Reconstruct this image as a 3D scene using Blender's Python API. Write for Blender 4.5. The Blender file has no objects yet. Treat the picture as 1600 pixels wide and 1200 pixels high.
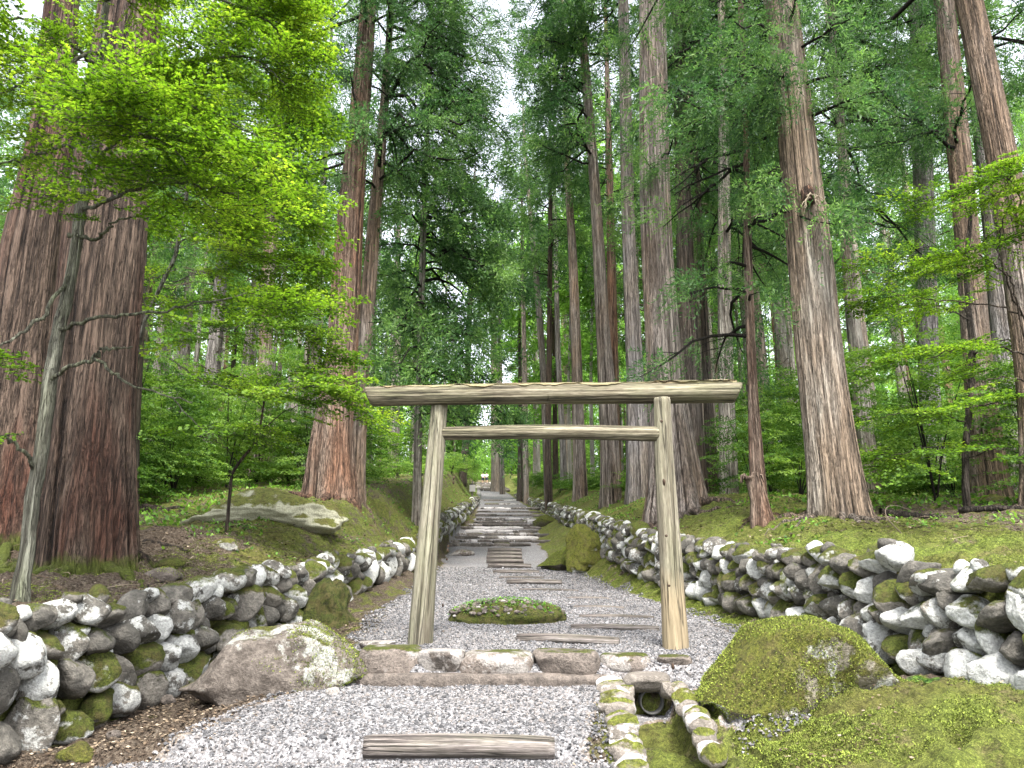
import bpy, math, random
import numpy as np
from mathutils import Vector, Matrix

# ---------------------------------------------------------------- camera, sky, sun, exposure
SC = bpy.context.scene
C = SC.collection
ZC = 1.6                                   # eye height in world z
F = 1155.0                                 # focal length in photo pixels (1600 wide)
PITCH = math.radians(13.5)
cam_d = bpy.data.cameras.new('camera'); cam = bpy.data.objects.new('camera', cam_d); C.objects.link(cam)
cam.location = (0, 0, ZC); cam.rotation_euler = (math.pi / 2 + PITCH, 0, 0)
cam_d.sensor_width = 36; cam_d.lens = F / 1600 * 36; cam_d.clip_start = 0.05; cam_d.clip_end = 2000
SC.camera = cam
SUN_EL, SUN_AZ = 60, 168
w = bpy.data.worlds.new('World'); SC.world = w; w.use_nodes = True
wn = w.node_tree; bg = wn.nodes['Background']
sky = wn.nodes.new('ShaderNodeTexSky'); sky.sky_type = 'NISHITA'; sky.sun_disc = False
sky.sun_elevation = math.radians(SUN_EL); sky.sun_rotation = math.radians(SUN_AZ)
sky.air_density = 1.0; sky.dust_density = 4.0; sky.ozone_density = 1.0
hs = wn.nodes.new('ShaderNodeHueSaturation'); hs.inputs['Saturation'].default_value = 0.3
wn.links.new(sky.outputs[0], hs.inputs['Color']); wn.links.new(hs.outputs[0], bg.inputs[0])
bg.inputs[1].default_value = 0.15
sd = bpy.data.lights.new('sun', 'SUN'); sun = bpy.data.objects.new('sun', sd); C.objects.link(sun)
sd.energy = 1.5; sd.angle = math.radians(14); sd.color = (1.0, 0.96, 0.88)
_az = math.radians(SUN_AZ); _el = math.radians(SUN_EL)
_d = Vector((math.sin(_az) * math.cos(_el), math.cos(_az) * math.cos(_el), math.sin(_el)))
sun.rotation_euler = _d.to_track_quat('Z', 'Y').to_euler()
SC.view_settings.view_transform = 'Standard'; SC.view_settings.look = 'None'
SC.view_settings.exposure = 2.3; SC.view_settings.gamma = 1; SC.view_settings.use_curve_mapping = False
cy = SC.cycles
cy.max_bounces = 6; cy.diffuse_bounces = 4; cy.glossy_bounces = 2; cy.transmission_bounces = 4
cy.volume_bounces = 0; cy.transparent_max_bounces = 8
cy.use_denoising = True
try: cy.denoiser = 'OPENIMAGEDENOISE'
except Exception: pass

# ---------------------------------------------------------------- numeric helpers
R = np.random.default_rng(11)
random.seed(5)

def _h(ix, iy, iz, seed):
    n = (ix * 374761393 + iy * 668265263 + iz * 2147483647 + seed * 1274126177) & 0xffffffff
    n = ((n ^ (n >> 13)) * 1274126177) & 0xffffffff
    n = ((n ^ (n >> 16)) * 2246822519) & 0xffffffff
    return ((n ^ (n >> 15)) & 0xffffff) / float(0xffffff)

def vn(x, y, z=0.0, seed=0):
    x, y, z = np.broadcast_arrays(np.asarray(x, float), np.asarray(y, float), np.asarray(z, float))
    fx, fy, fz = np.floor(x), np.floor(y), np.floor(z)
    ix, iy, iz = fx.astype(np.int64), fy.astype(np.int64), fz.astype(np.int64)
    u, v, q = x - fx, y - fy, z - fz
    u = u * u * (3 - 2 * u); v = v * v * (3 - 2 * v); q = q * q * (3 - 2 * q)
    r = 0
    for dx in (0, 1):
        for dy in (0, 1):
            for dz in (0, 1):
                r = r + _h(ix + dx, iy + dy, iz + dz, seed) * (u if dx else 1 - u) * (v if dy else 1 - v) * (q if dz else 1 - q)
    return r

def fbm(x, y, z=0.0, seed=0, o=3):
    s, a, t = 0, 1.0, 0
    for k in range(o):
        f = 2.0 ** k
        s = s + a * vn(np.asarray(x) * f, np.asarray(y) * f, np.asarray(z) * f, seed + k * 7); t += a; a *= 0.5
    return s / t

def sm(t):
    t = np.clip(t, 0, 1); return t * t * (3 - 2 * t)

def ray(px, py):
    v = (600 - py) / F; u = (px - 800) / F
    dy = math.cos(PITCH) - v * math.sin(PITCH); dz = math.sin(PITCH) + v * math.cos(PITCH)
    return u / dy, dz / dy

def P(px, py, Y):
    a, b = ray(px, py); return np.array([a * Y, Y, ZC + b * Y])

def mpp(px, py, Y):                        # metres per photo pixel, across the view, at that point
    p = P(px, py, Y); return (p[1] * math.cos(PITCH) + (p[2] - ZC) * math.sin(PITCH)) / F

# ---------------------------------------------------------------- the lie of the land
def prof(tab):
    Y = [t[1] for t in tab]; Z = [P(800, t[0], t[1])[2] for t in tab]
    return lambda q: np.interp(q, Y, Z)
zp = prof([(1420, 1.5), (1270, 4.2), (1200, 5.05), (1194, 5.2), (1154, 5.3), (1079, 6.25), (1072, 6.42), (1041, 6.5), (1013, 7.45), (975, 9.2),
           (938, 12), (918, 14.5), (898, 17.5), (880, 21), (857, 25), (834, 29), (808, 34), (795, 40), (781, 55),
           (770, 70), (756, 112), (750, 135), (746, 175), (745, 400)])
def line(tab, k):                          # tab rows: px, ytop, yfoot, Y
    Y = [t[3] for t in tab]
    X = [P(t[0], t[k if k else 1], t[3])[0 if k == 0 else 2] for t in tab]
    return lambda q: np.interp(q, Y, X)
WL = [(-420, 965, 1360, 3.6), (0, 942, 1190, 5.1), (120, 934, 1150, 5.8), (230, 922, 1108, 6.7), (340, 900, 1055, 7.9), (440, 884, 1000, 9.3), (550, 864, 925, 12.3), (640, 843, 884, 16.3),
      (668, 822, 852, 20), (690, 802, 834, 24), (722, 788, 812, 31), (745, 776, 788, 44), (752, 768, 772, 62), (748, 756, 757, 100), (745, 750, 751, 160)]
WR = [(2050, 915, 1230, 3.6), (1600, 884, 1093, 5.25), (1450, 872, 1055, 6.1), (1300, 858, 1000, 7.4), (1180, 850, 962, 9.2), (1080, 843, 930, 11.3), (1000, 824, 897, 13.8),
      (960, 812, 872, 16.8), (920, 802, 842, 21.5), (895, 794, 822, 26.5), (850, 783, 799, 39), (815, 774, 782, 55), (795, 766, 769, 75), (772, 756, 757, 105), (765, 750, 751, 160)]
xl, ztl, zfl = line(WL, 0), line(WL, 1), line(WL, 2)
xr, ztr, zfr = line(WR, 0), line(WR, 1), line(WR, 2)
EL = [(30, 1240), (180, 1200), (330, 1140), (430, 1090), (540, 1040), (560, 1000), (600, 955), (650, 925), (680, 895), (696, 870), (700, 850), (702, 832), (738, 822), (745, 800), (745, 785), (745, 772), (744, 758), (744, 750)]
ER = [(960, 1240), (940, 1180), (925, 1100), (1180, 1060), (1165, 1005), (1125, 975), (1060, 955), (1000, 935), (935, 912), (880, 885), (852, 862), (843, 850), (842, 832), (836, 810), (822, 790), (800, 775), (776, 760), (768, 750)]
def edge(tab):
    YY = np.concatenate([np.arange(2, 12, .02), np.arange(12, 170, .1)]); ZZ = zp(YY)
    ys, xs = [], []
    for px, py in tab:
        a, b = ray(px, py); d = ZC + b * YY - ZZ
        i = np.argmax(d < 0) if (d < 0).any() else len(YY) - 1
        ys.append(YY[i]); xs.append(a * YY[i])
    ys = np.maximum.accumulate(np.array(ys) + np.arange(len(ys)) * 1e-3)
    return lambda q: np.interp(q, ys, xs)
xel, xer = edge(EL), edge(ER)
TL = lambda q: np.interp(q, [0, 5, 8, 10, 14, 18, 25, 40, 70, 115, 400], [1.2, 1.35, 1.6, 1.85, 2.52, 3.35, 4.2, 6.3, 10.2, 16, 40])
TR = lambda q: np.interp(q, [0, 5, 8, 12, 17, 25, 34, 40, 70, 115, 400], [1.5, 1.67, 1.97, 2.45, 3.12, 3.85, 4.75, 5.3, 9.2, 14.8, 40])

# drain channel centre line (world) in front of the stone step
DC0 = P(1016, 1100, 6.2); DC1 = P(1052, 1210, 4.95); DC1[1] = 3.8; DC1[0] = P(1052, 1200, 5.0)[0] + .12
def drain(x, Y):
    t = (Y - DC0[1]) / (DC1[1] - DC0[1]); cx = DC0[0] + t * (DC1[0] - DC0[0])
    return x - cx, (Y < 6.3)

def ground(x, Y):
    x, Y = np.broadcast_arrays(np.asarray(x, float), np.asarray(Y, float))
    L, Rr = xl(Y), xr(Y); el = np.maximum(xel(Y), L + .1); er = np.minimum(xer(Y), Rr - .1)
    z0 = zp(Y)
    zs = np.interp(Y, [5.25, 6.2, 6.6, 7.4], [0, 0, 1, 1])
    left_mid = zfl(Y); right_mid = zfr(Y)
    z = z0 + (left_mid - z0) * sm((el - x) / np.maximum(el - L, .2)) * (x < el)
    z = z + (right_mid - z0) * sm((x - er) / np.maximum(Rr - er, .2)) * (x > er)
    gapL = (sm((Y - 16.3) / .5) * (1 - sm((Y - 19.5) / 1))) + sm((Y - 46) / 3)
    gapR = sm((Y - 60) / 6)
    for (edge_x, zt, zf, T, sgn, gap) in ((L, ztl(Y), left_mid, TL(Y), -1, gapL), (Rr, ztr(Y), right_mid, TR(Y), 1, gapR)):
        d = (x - edge_x) * sgn
        rise = sm((d - .06) / (.22 + gap * 1.6))
        bank = zt - .05 + (T - zt) * sm((d - .3) / (1.3 if sgn < 0 else 1.6)) + np.clip(d - 8, 0, 400) * .035 * (1 if sgn > 0 else .8)
        z = np.where(d > 0, zf + (bank - zf) * rise, z)
    far = np.maximum(np.maximum(L - x, x - Rr), 0)
    z = z + (fbm(x * .5, Y * .5, 0, 3) - .5) * .35 * sm((far - .4) / 3)
    off = np.clip(np.maximum(el - x, x - er) / .4, 0, 1)
    z = z + (fbm(x * 3, Y * 3, 0, 9) - .5) * (.025 + .09 * off)
    z = z + (fbm(x * 14, Y * 14, 0, 19, 2) - .5) * (.014 + .045 * off) * (Y < 25)
    z = z - (1 - np.abs(2 * vn(x * 8.5, Y * 8.5, 0, 27) - 1)) * .035 * off * (Y < 20)
    z = z - np.abs(fbm(x * 4.5, Y * 4.5, 0, 23, 2) - .5) * .22 * off * (Y < 30)
    dd, on = drain(x, Y)
    z = z - .2 * (1 - sm((np.abs(dd) - .15) / .08)) * on
    # raised mossy ground low on the right
    z = z + .20 * np.exp(-((x - 2.75) / 1.1) ** 2 - ((Y - 4.9) / .8) ** 2) * (dd > .45)
    return z

def gz(x, Y): return float(ground(x, Y))
def hit(px, py, ymin=3.0, ymax=160):
    YY = np.concatenate([np.arange(ymin, 14, .01), np.arange(max(14, ymin), ymax, .06)])
    a, b = ray(px, py); d = ZC + b * YY - ground(a * YY, YY)
    i = int(np.argmax(d < 0)) if (d < 0).any() else len(YY) - 1
    return np.array([a * YY[i], YY[i], float(ground(a * YY[i], YY[i]))])

# ---------------------------------------------------------------- mesh helpers
class Geo:
    def __init__(s): s.v, s.t, s.q, s.a, s.n = [], [], [], [], 0
    def add(s, v, tris=None, quads=None, rnd=None):
        v = np.asarray(v, np.float32).reshape(-1, 3)
        if tris is not None and len(tris): s.t.append(np.asarray(tris, np.int64) + s.n)
        if quads is not None and len(quads): s.q.append(np.asarray(quads, np.int64) + s.n)
        s.v.append(v)
        r = np.zeros(len(v), np.float32) if rnd is None else np.broadcast_to(np.asarray(rnd, np.float32), (len(v),))
        s.a.append(r); s.n += len(v)
    def mesh(s, name, mats, smooth=False, off=None):
        v = np.concatenate(s.v) if s.v else np.zeros((0, 3), np.float32)
        if off is not None: v = v - np.asarray(off, np.float32)
        t = np.concatenate(s.t) if s.t else np.zeros((0, 3), np.int64)
        q = np.concatenate(s.q) if s.q else np.zeros((0, 4), np.int64)
        me = bpy.data.meshes.new(name)
        me.vertices.add(len(v)); me.vertices.foreach_set('co', v.astype(np.float32).ravel())
        li = np.concatenate([t.ravel(), q.ravel()]).astype(np.int32)
        me.loops.add(len(li)); me.loops.foreach_set('vertex_index', li)
        ls = np.concatenate([np.arange(len(t)) * 3, len(t) * 3 + np.arange(len(q)) * 4]).astype(np.int32)
        me.polygons.add(len(ls)); me.polygons.foreach_set('loop_start', ls)
        me.polygons.foreach_set('use_smooth', np.full(len(ls), smooth))
        at = me.attributes.new('rnd', 'FLOAT', 'POINT'); at.data.foreach_set('value', np.concatenate(s.a).astype(np.float32))
        for m in (mats if isinstance(mats, (list, tuple)) else [mats]): me.materials.append(m)
        me.update(calc_edges=True); return me

def link(name, me, parent=None, loc=None):
    o = bpy.data.objects.new(name, me); C.objects.link(o)
    if parent is not None: o.parent = parent
    if loc is not None: o.location = loc
    return o
def tag(o, label, cat, group=None, kind=None):
    if label: o['label'] = label
    if cat: o['category'] = cat
    if group: o['group'] = group
    if kind: o['kind'] = kind
    return o
def thing(name, loc, label, cat, group=None):
    o = bpy.data.objects.new(name, None); C.objects.link(o); o.location = [float(a) for a in loc]; o.empty_display_size = .2
    return tag(o, label, cat, group)
def struct(name, me, kind='structure'):
    o = link(name, me); o['kind'] = kind; return o

def rings(cx, cy_, cz, rad, cap=True):     # rad: (nz, nseg) radii about centres -> verts, quads, tris
    nz, ns = rad.shape; th = np.arange(ns) / ns * 2 * math.pi
    v = np.stack([cx[:, None] + rad * np.cos(th), cy_[:, None] + rad * np.sin(th), np.broadcast_to(cz[:, None], rad.shape)], -1).reshape(-1, 3)
    i = np.arange(nz - 1)[:, None] * ns; j = np.arange(ns)[None]; k = (j + 1) % ns
    q = np.stack([i + j, i + k, i + ns + k, i + ns + j], -1).reshape(-1, 4)
    t = np.zeros((0, 3), int)
    if cap:
        v = np.concatenate([v, [[cx[-1], cy_[-1], cz[-1]], [cx[0], cy_[0], cz[0]]]])
        n0 = nz * ns; a = np.arange(ns); b = (a + 1) % ns
        t = np.concatenate([np.stack([(nz - 1) * ns + a, (nz - 1) * ns + b, np.full(ns, n0)], -1), np.stack([b, a, np.full(ns, n0 + 1)], -1)])
    return v, q, t

def tube(g, pts, rad, ns=6, rnd=0.0):
    pts = np.asarray(pts, float); n = len(pts); rad = np.broadcast_to(np.asarray(rad, float), (n,))
    d = np.gradient(pts, axis=0); d /= np.linalg.norm(d, axis=1)[:, None] + 1e-9
    up = np.array([0.02, .03, 1.0]); a = np.cross(d, up); bad = np.linalg.norm(a, axis=1) < .15
    a[bad] = np.cross(d[bad], [1, 0, 0]); a /= np.linalg.norm(a, axis=1)[:, None]; b = np.cross(d, a)
    th = np.arange(ns) / ns * 2 * math.pi
    v = pts[:, None] + rad[:, None, None] * (a[:, None] * np.cos(th)[None, :, None] + b[:, None] * np.sin(th)[None, :, None])
    i = np.arange(n - 1)[:, None] * ns; j = np.arange(ns)[None]; k = (j + 1) % ns
    q = np.stack([i + j, i + k, i + ns + k, i + ns + j], -1).reshape(-1, 4)
    g.add(v.reshape(-1, 3), quads=q, rnd=rnd)

_ico = {}
def ico(sub):
    if sub in _ico: return _ico[sub]
    import bmesh
    bm = bmesh.new(); bmesh.ops.create_icosphere(bm, subdivisions=sub, radius=1.0)
    v = np.array([p.co[:] for p in bm.verts]); t = np.array([[p.index for p in f.verts] for f in bm.faces]); bm.free()
    _ico[sub] = (v, t); return v, t
def rock(sub, seed, rough=.3, cuts=7, detail=.05, flat=.0):
    r = np.random.default_rng(seed); v, t = ico(sub); v = v.copy()
    for _ in range(cuts):
        n = r.normal(size=3); n /= np.linalg.norm(n); d = r.uniform(.62, .9)
        s = v @ n; over = np.clip(s - d, 0, None); v -= over[:, None] * n * .88
    o = r.uniform(0, 50, 3)
    n1 = fbm(v[:, 0] * 1.3 + o[0], v[:, 1] * 1.3 + o[1], v[:, 2] * 1.3 + o[2], seed, 3) - .5
    n2 = fbm(v[:, 0] * 5 + o[0], v[:, 1] * 5 + o[1], v[:, 2] * 5 + o[2], seed + 3, 3) - .5
    v = v * (1 + rough * n1 + detail * 2 * n2)[:, None]
    if flat: v[:, 2] = np.minimum(v[:, 2], flat)
    v -= (v.max(0) + v.min(0)) / 2; v /= (v.max(0) - v.min(0)) / 2
    return v, t

# ---------------------------------------------------------------- material helpers
class NT:
    def __init__(s, name):
        s.m = bpy.data.materials.new(name); s.m.use_nodes = True; s.t = s.m.node_tree; s.b = s.t.nodes['Principled BSDF']
        s.b.inputs['Roughness'].default_value = .85; s.b.inputs['Specular IOR Level'].default_value = .25
        s.out = s.t.nodes['Material Output']
    def n(s, ty, **kw):
        d = s.t.nodes.new(ty)
        for k, v in kw.items(): setattr(d, k, v)
        return d
    def l(s, a, b): s.t.links.new(a, b)
    def put(s, inp, v):
        if isinstance(v, bpy.types.NodeSocket): s.l(v, inp)
        elif isinstance(v, tuple) and len(v) == 3 and inp.type == 'RGBA': inp.default_value = v + (1,)
        else: inp.default_value = v
    def obj(s): return s.n('ShaderNodeTexCoord').outputs['Object']
    def pos(s): return s.n('ShaderNodeNewGeometry').outputs['Position']
    def vmul(s, v, k):
        d = s.n('ShaderNodeVectorMath', operation='MULTIPLY'); s.l(v, d.inputs[0]); d.inputs[1].default_value = k; return d.outputs[0]
    def vadd(s, v, k):
        d = s.n('ShaderNodeVectorMath', operation='ADD'); s.l(v, d.inputs[0]); s.put(d.inputs[1], k); return d.outputs[0]
    def noise(s, v, sc, det=4, ro=.55, dist=0):
        d = s.n('ShaderNodeTexNoise'); s.l(v, d.inputs['Vector']); d.inputs['Scale'].default_value = sc; d.inputs['Detail'].default_value = det
        d.inputs['Roughness'].default_value = ro; d.inputs['Distortion'].default_value = dist; return d.outputs['Fac']
    def vor(s, v, sc, out='Distance', feat='F1'):
        d = s.n('ShaderNodeTexVoronoi', feature=feat); s.l(v, d.inputs['Vector']); d.inputs['Scale'].default_value = sc; return d.outputs[out]
    def ramp(s, f, st):
        d = s.n('ShaderNodeValToRGB'); s.put(d.inputs[0], f); e = d.color_ramp.elements
        while len(e) < len(st): e.new(.5)
        for k, (p, c) in enumerate(st):
            e[k].position = p; e[k].color = (c, c, c, 1) if not isinstance(c, tuple) else c + (1,)
        return d.outputs[0]
    def mix(s, f, a, b, mode='MIX'):
        d = s.n('ShaderNodeMix', data_type='RGBA', blend_type=mode); s.put(d.inputs[0], f); s.put(d.inputs[6], a); s.put(d.inputs[7], b); return d.outputs[2]
    def ma(s, op, a, b=0.0):
        d = s.n('ShaderNodeMath', operation=op); s.put(d.inputs[0], a); s.put(d.inputs[1], b); return d.outputs[0]
    def attr(s, k='rnd'): return s.n('ShaderNodeAttribute', attribute_name=k).outputs['Fac']
    def orand(s): return s.n("ShaderNodeObjectInfo").outputs["Random"]
    def rnd(s): return s.ma('FRACT', s.ma('ADD', s.attr(), s.orand()))
    def bump(s, h, st=.5, dist=.02, prev=None):
        d = s.n('ShaderNodeBump'); s.l(h, d.inputs['Height']); d.inputs['Strength'].default_value = st; d.inputs['Distance'].default_value = dist
        if prev is not None: s.l(prev, d.inputs['Normal'])
        return d.outputs[0]
    def sep(s, v, k): 
        d = s.n('ShaderNodeSeparateXYZ'); s.l(v, d.inputs[0]); return d.outputs[k]
    def fin(s, col, nrm=None, rough=None):
        s.put(s.b.inputs['Base Color'], col)
        if nrm is not None: s.l(nrm, s.b.inputs['Normal'])
        if rough is not None: s.put(s.b.inputs['Roughness'], rough)
        return s.m

def bark(name, dark, mid, light, accent, moss=0.0, fine=1.0, mosstop=1.0):
    a = NT(name); co = a.obj()
    fib = a.noise(a.vmul(co, (1, 1, .05)), 26 * fine, 7, .68, .25)
    fib2 = a.noise(a.vmul(co, (1, 1, .09)), 75 * fine, 4, .6)
    big = a.noise(a.vmul(co, (1, 1, .22)), 1.6, 4, .6)
    f = a.ma('ADD', a.ma('MULTIPLY', fib, 1.5), a.ma('MULTIPLY', fib2, .8))
    f = a.ma('ADD', a.ma('SUBTRACT', f, .65), a.ma('MULTIPLY', a.ma('SUBTRACT', a.attr(), .62), .75))
    c = a.ramp(f, [(.3, dark), (.48, mid), (.72, light)])
    c2 = a.ramp(f, [(.3, dark), (.5, accent), (.74, tuple(min(1, k * 1.5) for k in accent))])
    c = a.mix(a.ramp(a.ma('ADD', big, a.ma('MULTIPLY', a.ma('SUBTRACT', a.orand(), .5), .25)), [(.42, 0.0), (.62, 1.0)]), c, c2)
    ck1 = a.ramp(a.noise(a.vmul(co, (1, 1, .04)), 9, 4, .6, .2), [(.43, 0.0), (.5, 1.0), (.57, 0.0)]); ck2 = a.ramp(a.noise(a.vmul(co, (1, 1, .05)), 21, 3, .6, .2), [(.45, 0.0), (.5, 1.0), (.55, 0.0)])
    ck = a.ma('MAXIMUM', ck1, a.ma('MULTIPLY', ck2, .75)); c = a.mix(a.ma('MULTIPLY', ck, .8), c, tuple(k * .7 for k in dark))
    lich = a.ramp(a.noise(a.vmul(co, (1, 1, .6)), 5, 5, .7), [(.62, 0.0), (.76, .35)])
    c = a.mix(lich, c, tuple(k * 1.25 for k in light))
    if moss:
        z = a.sep(co, 2)
        m = a.ma('SUBTRACT', a.ma('MULTIPLY', a.noise(co, 4, 5, .7), 1.6 * mosstop), a.ma('MULTIPLY', z, 1.0 / max(moss, .1)))
        c = a.mix(a.ramp(m, [(.35, 0.0), (.7, .9)]), c, a.mix(fib2, (.03, .045, .006), (.13, .16, .025)))
    n = a.bump(f, 1.0, .05 / fine); n = a.bump(a.ma('SUBTRACT', 1.0, ck), .9, .03, n)
    n = a.bump(a.noise(a.vmul(co, (1, 1, .3)), 130, 3, .6), .35, .01, n)
    return a.fin(c, n, .9)

def leafm(name, lo, mid, hi, tr=.35, trcol=None, gl=.25, nsc=.9):
    a = NT(name); r = a.attr(); big = a.noise(a.pos(), nsc, 3, .6)
    f = a.ma('ADD', a.ma('MULTIPLY', r, .55), a.ma('MULTIPLY', big, .6))
    f = a.ma('ADD', f, a.ma('MULTIPLY', a.ma('SUBTRACT', a.orand(), .5), .2))
    c = a.ramp(f, [(.25, lo), (.55, mid), (.85, hi)])
    a.put(a.b.inputs['Base Color'], c); a.b.inputs['Roughness'].default_value = .55; a.b.inputs['Specular IOR Level'].default_value = gl
    t = a.n('ShaderNodeBsdfTranslucent'); tc = a.mix(1.0, c, trcol or (1.0, 1.0, .55), 'MULTIPLY')
    hsv = a.n('ShaderNodeHueSaturation'); hsv.inputs['Value'].default_value = 1.7; a.l(tc, hsv.inputs['Color']); a.l(hsv.outputs[0], t.inputs[0])
    mx = a.n('ShaderNodeMixShader'); mx.inputs[0].default_value = tr
    a.l(a.b.outputs[0], mx.inputs[1]); a.l(t.outputs[0], mx.inputs[2]); a.l(mx.outputs[0], a.out.inputs[0]); return a.m

def rockm(name, base1, base2, lichen=.5, moss=.5, mossbias=0.0, lsc=5.0, white=(.66, .67, .64), vary=True, mosscol=None):
    a = NT(name); p = a.pos(); r = a.rnd() if vary else a.attr()
    rr = a.ma('FRACT', a.ma('MULTIPLY', r, 7.31))
    n1 = a.noise(p, 9, 6, .7); n2 = a.noise(p, 45, 5, .7); n3 = a.noise(p, 2.2, 4, .6)
    c = a.mix(a.ramp(a.ma('ADD', n1, a.ma('MULTIPLY', a.ma('SUBTRACT', rr, .5), .35)), [(.35, 0.0), (.65, 1.0)]), base1, base2)
    c = a.mix(a.ramp(n2, [(.35, .55), (.6, 0.0)]), c, tuple(k * .35 for k in base1))
    L = a.ma('ADD', a.ma('MULTIPLY', a.noise(p, lsc, 7, .72), 1.0), a.ma('MULTIPLY', a.ma('SUBTRACT', r, .5), .55))
    L = a.ma('ADD', L, lichen - .5)
    c = a.mix(a.ramp(L, [(.52, 0.0), (.57, .85), (.7, 1.0)]), c, a.mix(a.ramp(n2, [(.35, 1.0), (.6, 0.0)]), white, tuple(k * .55 for k in white)))
    nz = a.sep(a.n('ShaderNodeNewGeometry').outputs['Normal'], 2)
    M = a.ma('ADD', a.ma('MULTIPLY', nz, .32), a.ma('MULTIPLY', a.noise(p, 3.3, 6, .68), 1.0))
    M = a.ma('ADD', M, a.ma('MULTIPLY', a.ma('SUBTRACT', rr, .5), .55)); M = a.ma('ADD', M, moss - .5 + mossbias)
    mf = a.ramp(M, [(.66, 0.0), (.76, 1.0)])
    lo, hi = mosscol or ((.035, .05, .008), (.16, .19, .03))
    mc = a.mix(a.ramp(a.noise(p, 60, 4, .8), [(.35, 0.0), (.68, 1.0)]), lo, hi)
    mc = a.mix(a.ramp(n1, [(.45, 0.0), (.62, .75)]), mc, a.mix(n2, (.02, .018, .008), (.20, .16, .06)))
    mc = a.mix(a.ramp(a.noise(p, 17, 5, .75), [(.36, .75), (.5, 0.0)]), mc, tuple(k * .5 for k in lo))
    c = a.mix(mf, c, mc)
    h = a.ma('ADD', a.ma('MULTIPLY', n1, .6), a.ma('MULTIPLY', n2, .4))
    nn = a.bump(h, .9, .06)
    nn = a.bump(a.ma('MULTIPLY', mf, a.noise(p, 70, 4, .8)), 1.0, .035, nn)
    return a.fin(c, nn, .88)

# ---------------------------------------------------------------- materials
def ground_mat():
    a = NT('forest_floor'); p = a.pos(); ms = a.attr('moss')
    n0 = a.noise(p, .9, 5, .65); n1 = a.noise(p, 5, 6, .7); n2 = a.noise(p, 38, 5, .75); n3 = a.noise(p, 110, 3, .7)
    dirt = a.ramp(n2, [(.38, (.025, .018, .013)), (.48, (.09, .066, .048)), (.58, (.18, .145, .11)), (.7, (.30, .26, .21))])
    dirt = a.mix(a.ramp(n1, [(.4, 0.0), (.65, .5)]), dirt, (.10, .072, .052))
    moss = a.ramp(a.ma('ADD', a.ma('MULTIPLY', n2, .5), a.ma('MULTIPLY', n3, .5)), [(.36, (.03, .045, .008)), (.48, (.115, .155, .026)), (.6, (.27, .33, .06))])
    moss = a.mix(a.ramp(n0, [(.35, 0.0), (.65, .75)]), moss, a.mix(n3, (.05, .045, .012), (.2, .17, .055)))
    moss = a.mix(1.0, moss, a.ramp(a.noise(p, 13, 6, .75), [(.36, .45), (.5, .95), (.64, 1.3)]), 'MULTIPLY')
    moss = a.mix(a.ramp(a.noise(a.vadd(p, (7.0, 3.0, 1.0)), 2.1, 6, .75), [(.53, 0.0), (.63, .65)]), moss, a.ramp(n2, [(.4, (.05, .038, .018)), (.6, (.24, .19, .10))]))
    m = a.ma('ADD', ms, a.ma('MULTIPLY', a.ma('SUBTRACT', a.ma('ADD', a.ma('MULTIPLY', n1, .6), a.ma('MULTIPLY', n0, .4)), .5), 2.6))
    c = a.mix(a.ramp(m, [(.42, 0.0), (.58, 1.0)]), dirt, moss)
    nn = a.bump(n1, .7, .12); nn = a.bump(n2, 1.0, .06, nn); nn = a.bump(n3, .9, .03, nn)
    return a.fin(c, nn, .95)
M_ground = ground_mat()

def gravel_mat():
    a = NT('gravel'); p = a.pos()
    cell = a.vor(p, 62, 'Color'); dist = a.vor(p, 62, 'Distance'); s = a.sep(cell, 0)
    c = a.ramp(s, [(0, (.07, .07, .073)), (.35, (.155, .155, .162)), (.7, (.24, .238, .248)), (1, (.36, .355, .365))])
    n = a.noise(p, .8, 5, .6)
    c = a.mix(a.ramp(n, [(.45, 0.0), (.75, .45)]), c, (.22, .19, .17))
    c = a.mix(a.ramp(dist, [(.3, 0.0), (.75, .6)]), c, (.1, .09, .085))
    e = a.ma('ADD', a.attr(), a.ma('MULTIPLY', a.ma('SUBTRACT', a.noise(p, 7, 5, .7), .5), 1.4))
    c = a.mix(a.ramp(e, [(.45, 0.0), (.75, .85)]), c, a.ramp(a.noise(p, 50, 4, .7), [(.35, (.06, .045, .03)), (.6, (.2, .15, .1))]))
    return a.fin(c, a.bump(a.ma('SUBTRACT', 1.0, dist), .9, .012), .9)
M_gravel = gravel_mat()
def peb_mat():
    a = NT('pebble'); c = a.ramp(a.ma('ADD', a.ma('SUBTRACT', a.attr(), .06), a.ma('MULTIPLY', a.ma('SUBTRACT', a.noise(a.pos(), 1.4, 5, .65), .5), .5)), [(0, (.045, .045, .047)), (.3, (.085, .085, .089)), (.55, (.138, .136, .142)), (.78, (.155, .138, .128)), (1, (.29, .29, .30))])
    return a.fin(c, None, .85)
M_pebble = peb_mat()

M_rock = rockm('wall_stone', (.085, .08, .07), (.24, .22, .19), lichen=.49, moss=.50, lsc=6.5, white=(.54, .545, .52))
M_mossrock = rockm('mossy_boulder', (.15, .14, .10), (.28, .25, .2), lichen=.43, moss=.74, lsc=4, vary=False, mosscol=((.04, .048, .008), (.24, .25, .04)))
M_darkmoss = rockm('dark_mossy_rock', (.08, .07, .05), (.16, .14, .11), lichen=.3, moss=.86, lsc=4, vary=False, mosscol=((.02, .03, .006), (.13, .15, .02)))
M_verydark = rockm('very_dark_mossy_rock', (.035, .028, .02), (.10, .085, .065), lichen=.3, moss=.74, lsc=4, vary=False, mosscol=((.012, .018, .005), (.10, .12, .018)))  # stone and moss in their own very dark colours
M_bould = rockm('grey_boulder', (.075, .062, .052), (.21, .18, .155), lichen=.36, moss=.42, lsc=2.2, vary=False, mosscol=((.06, .065, .01), (.25, .27, .05)), white=(.42, .42, .38))
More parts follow.
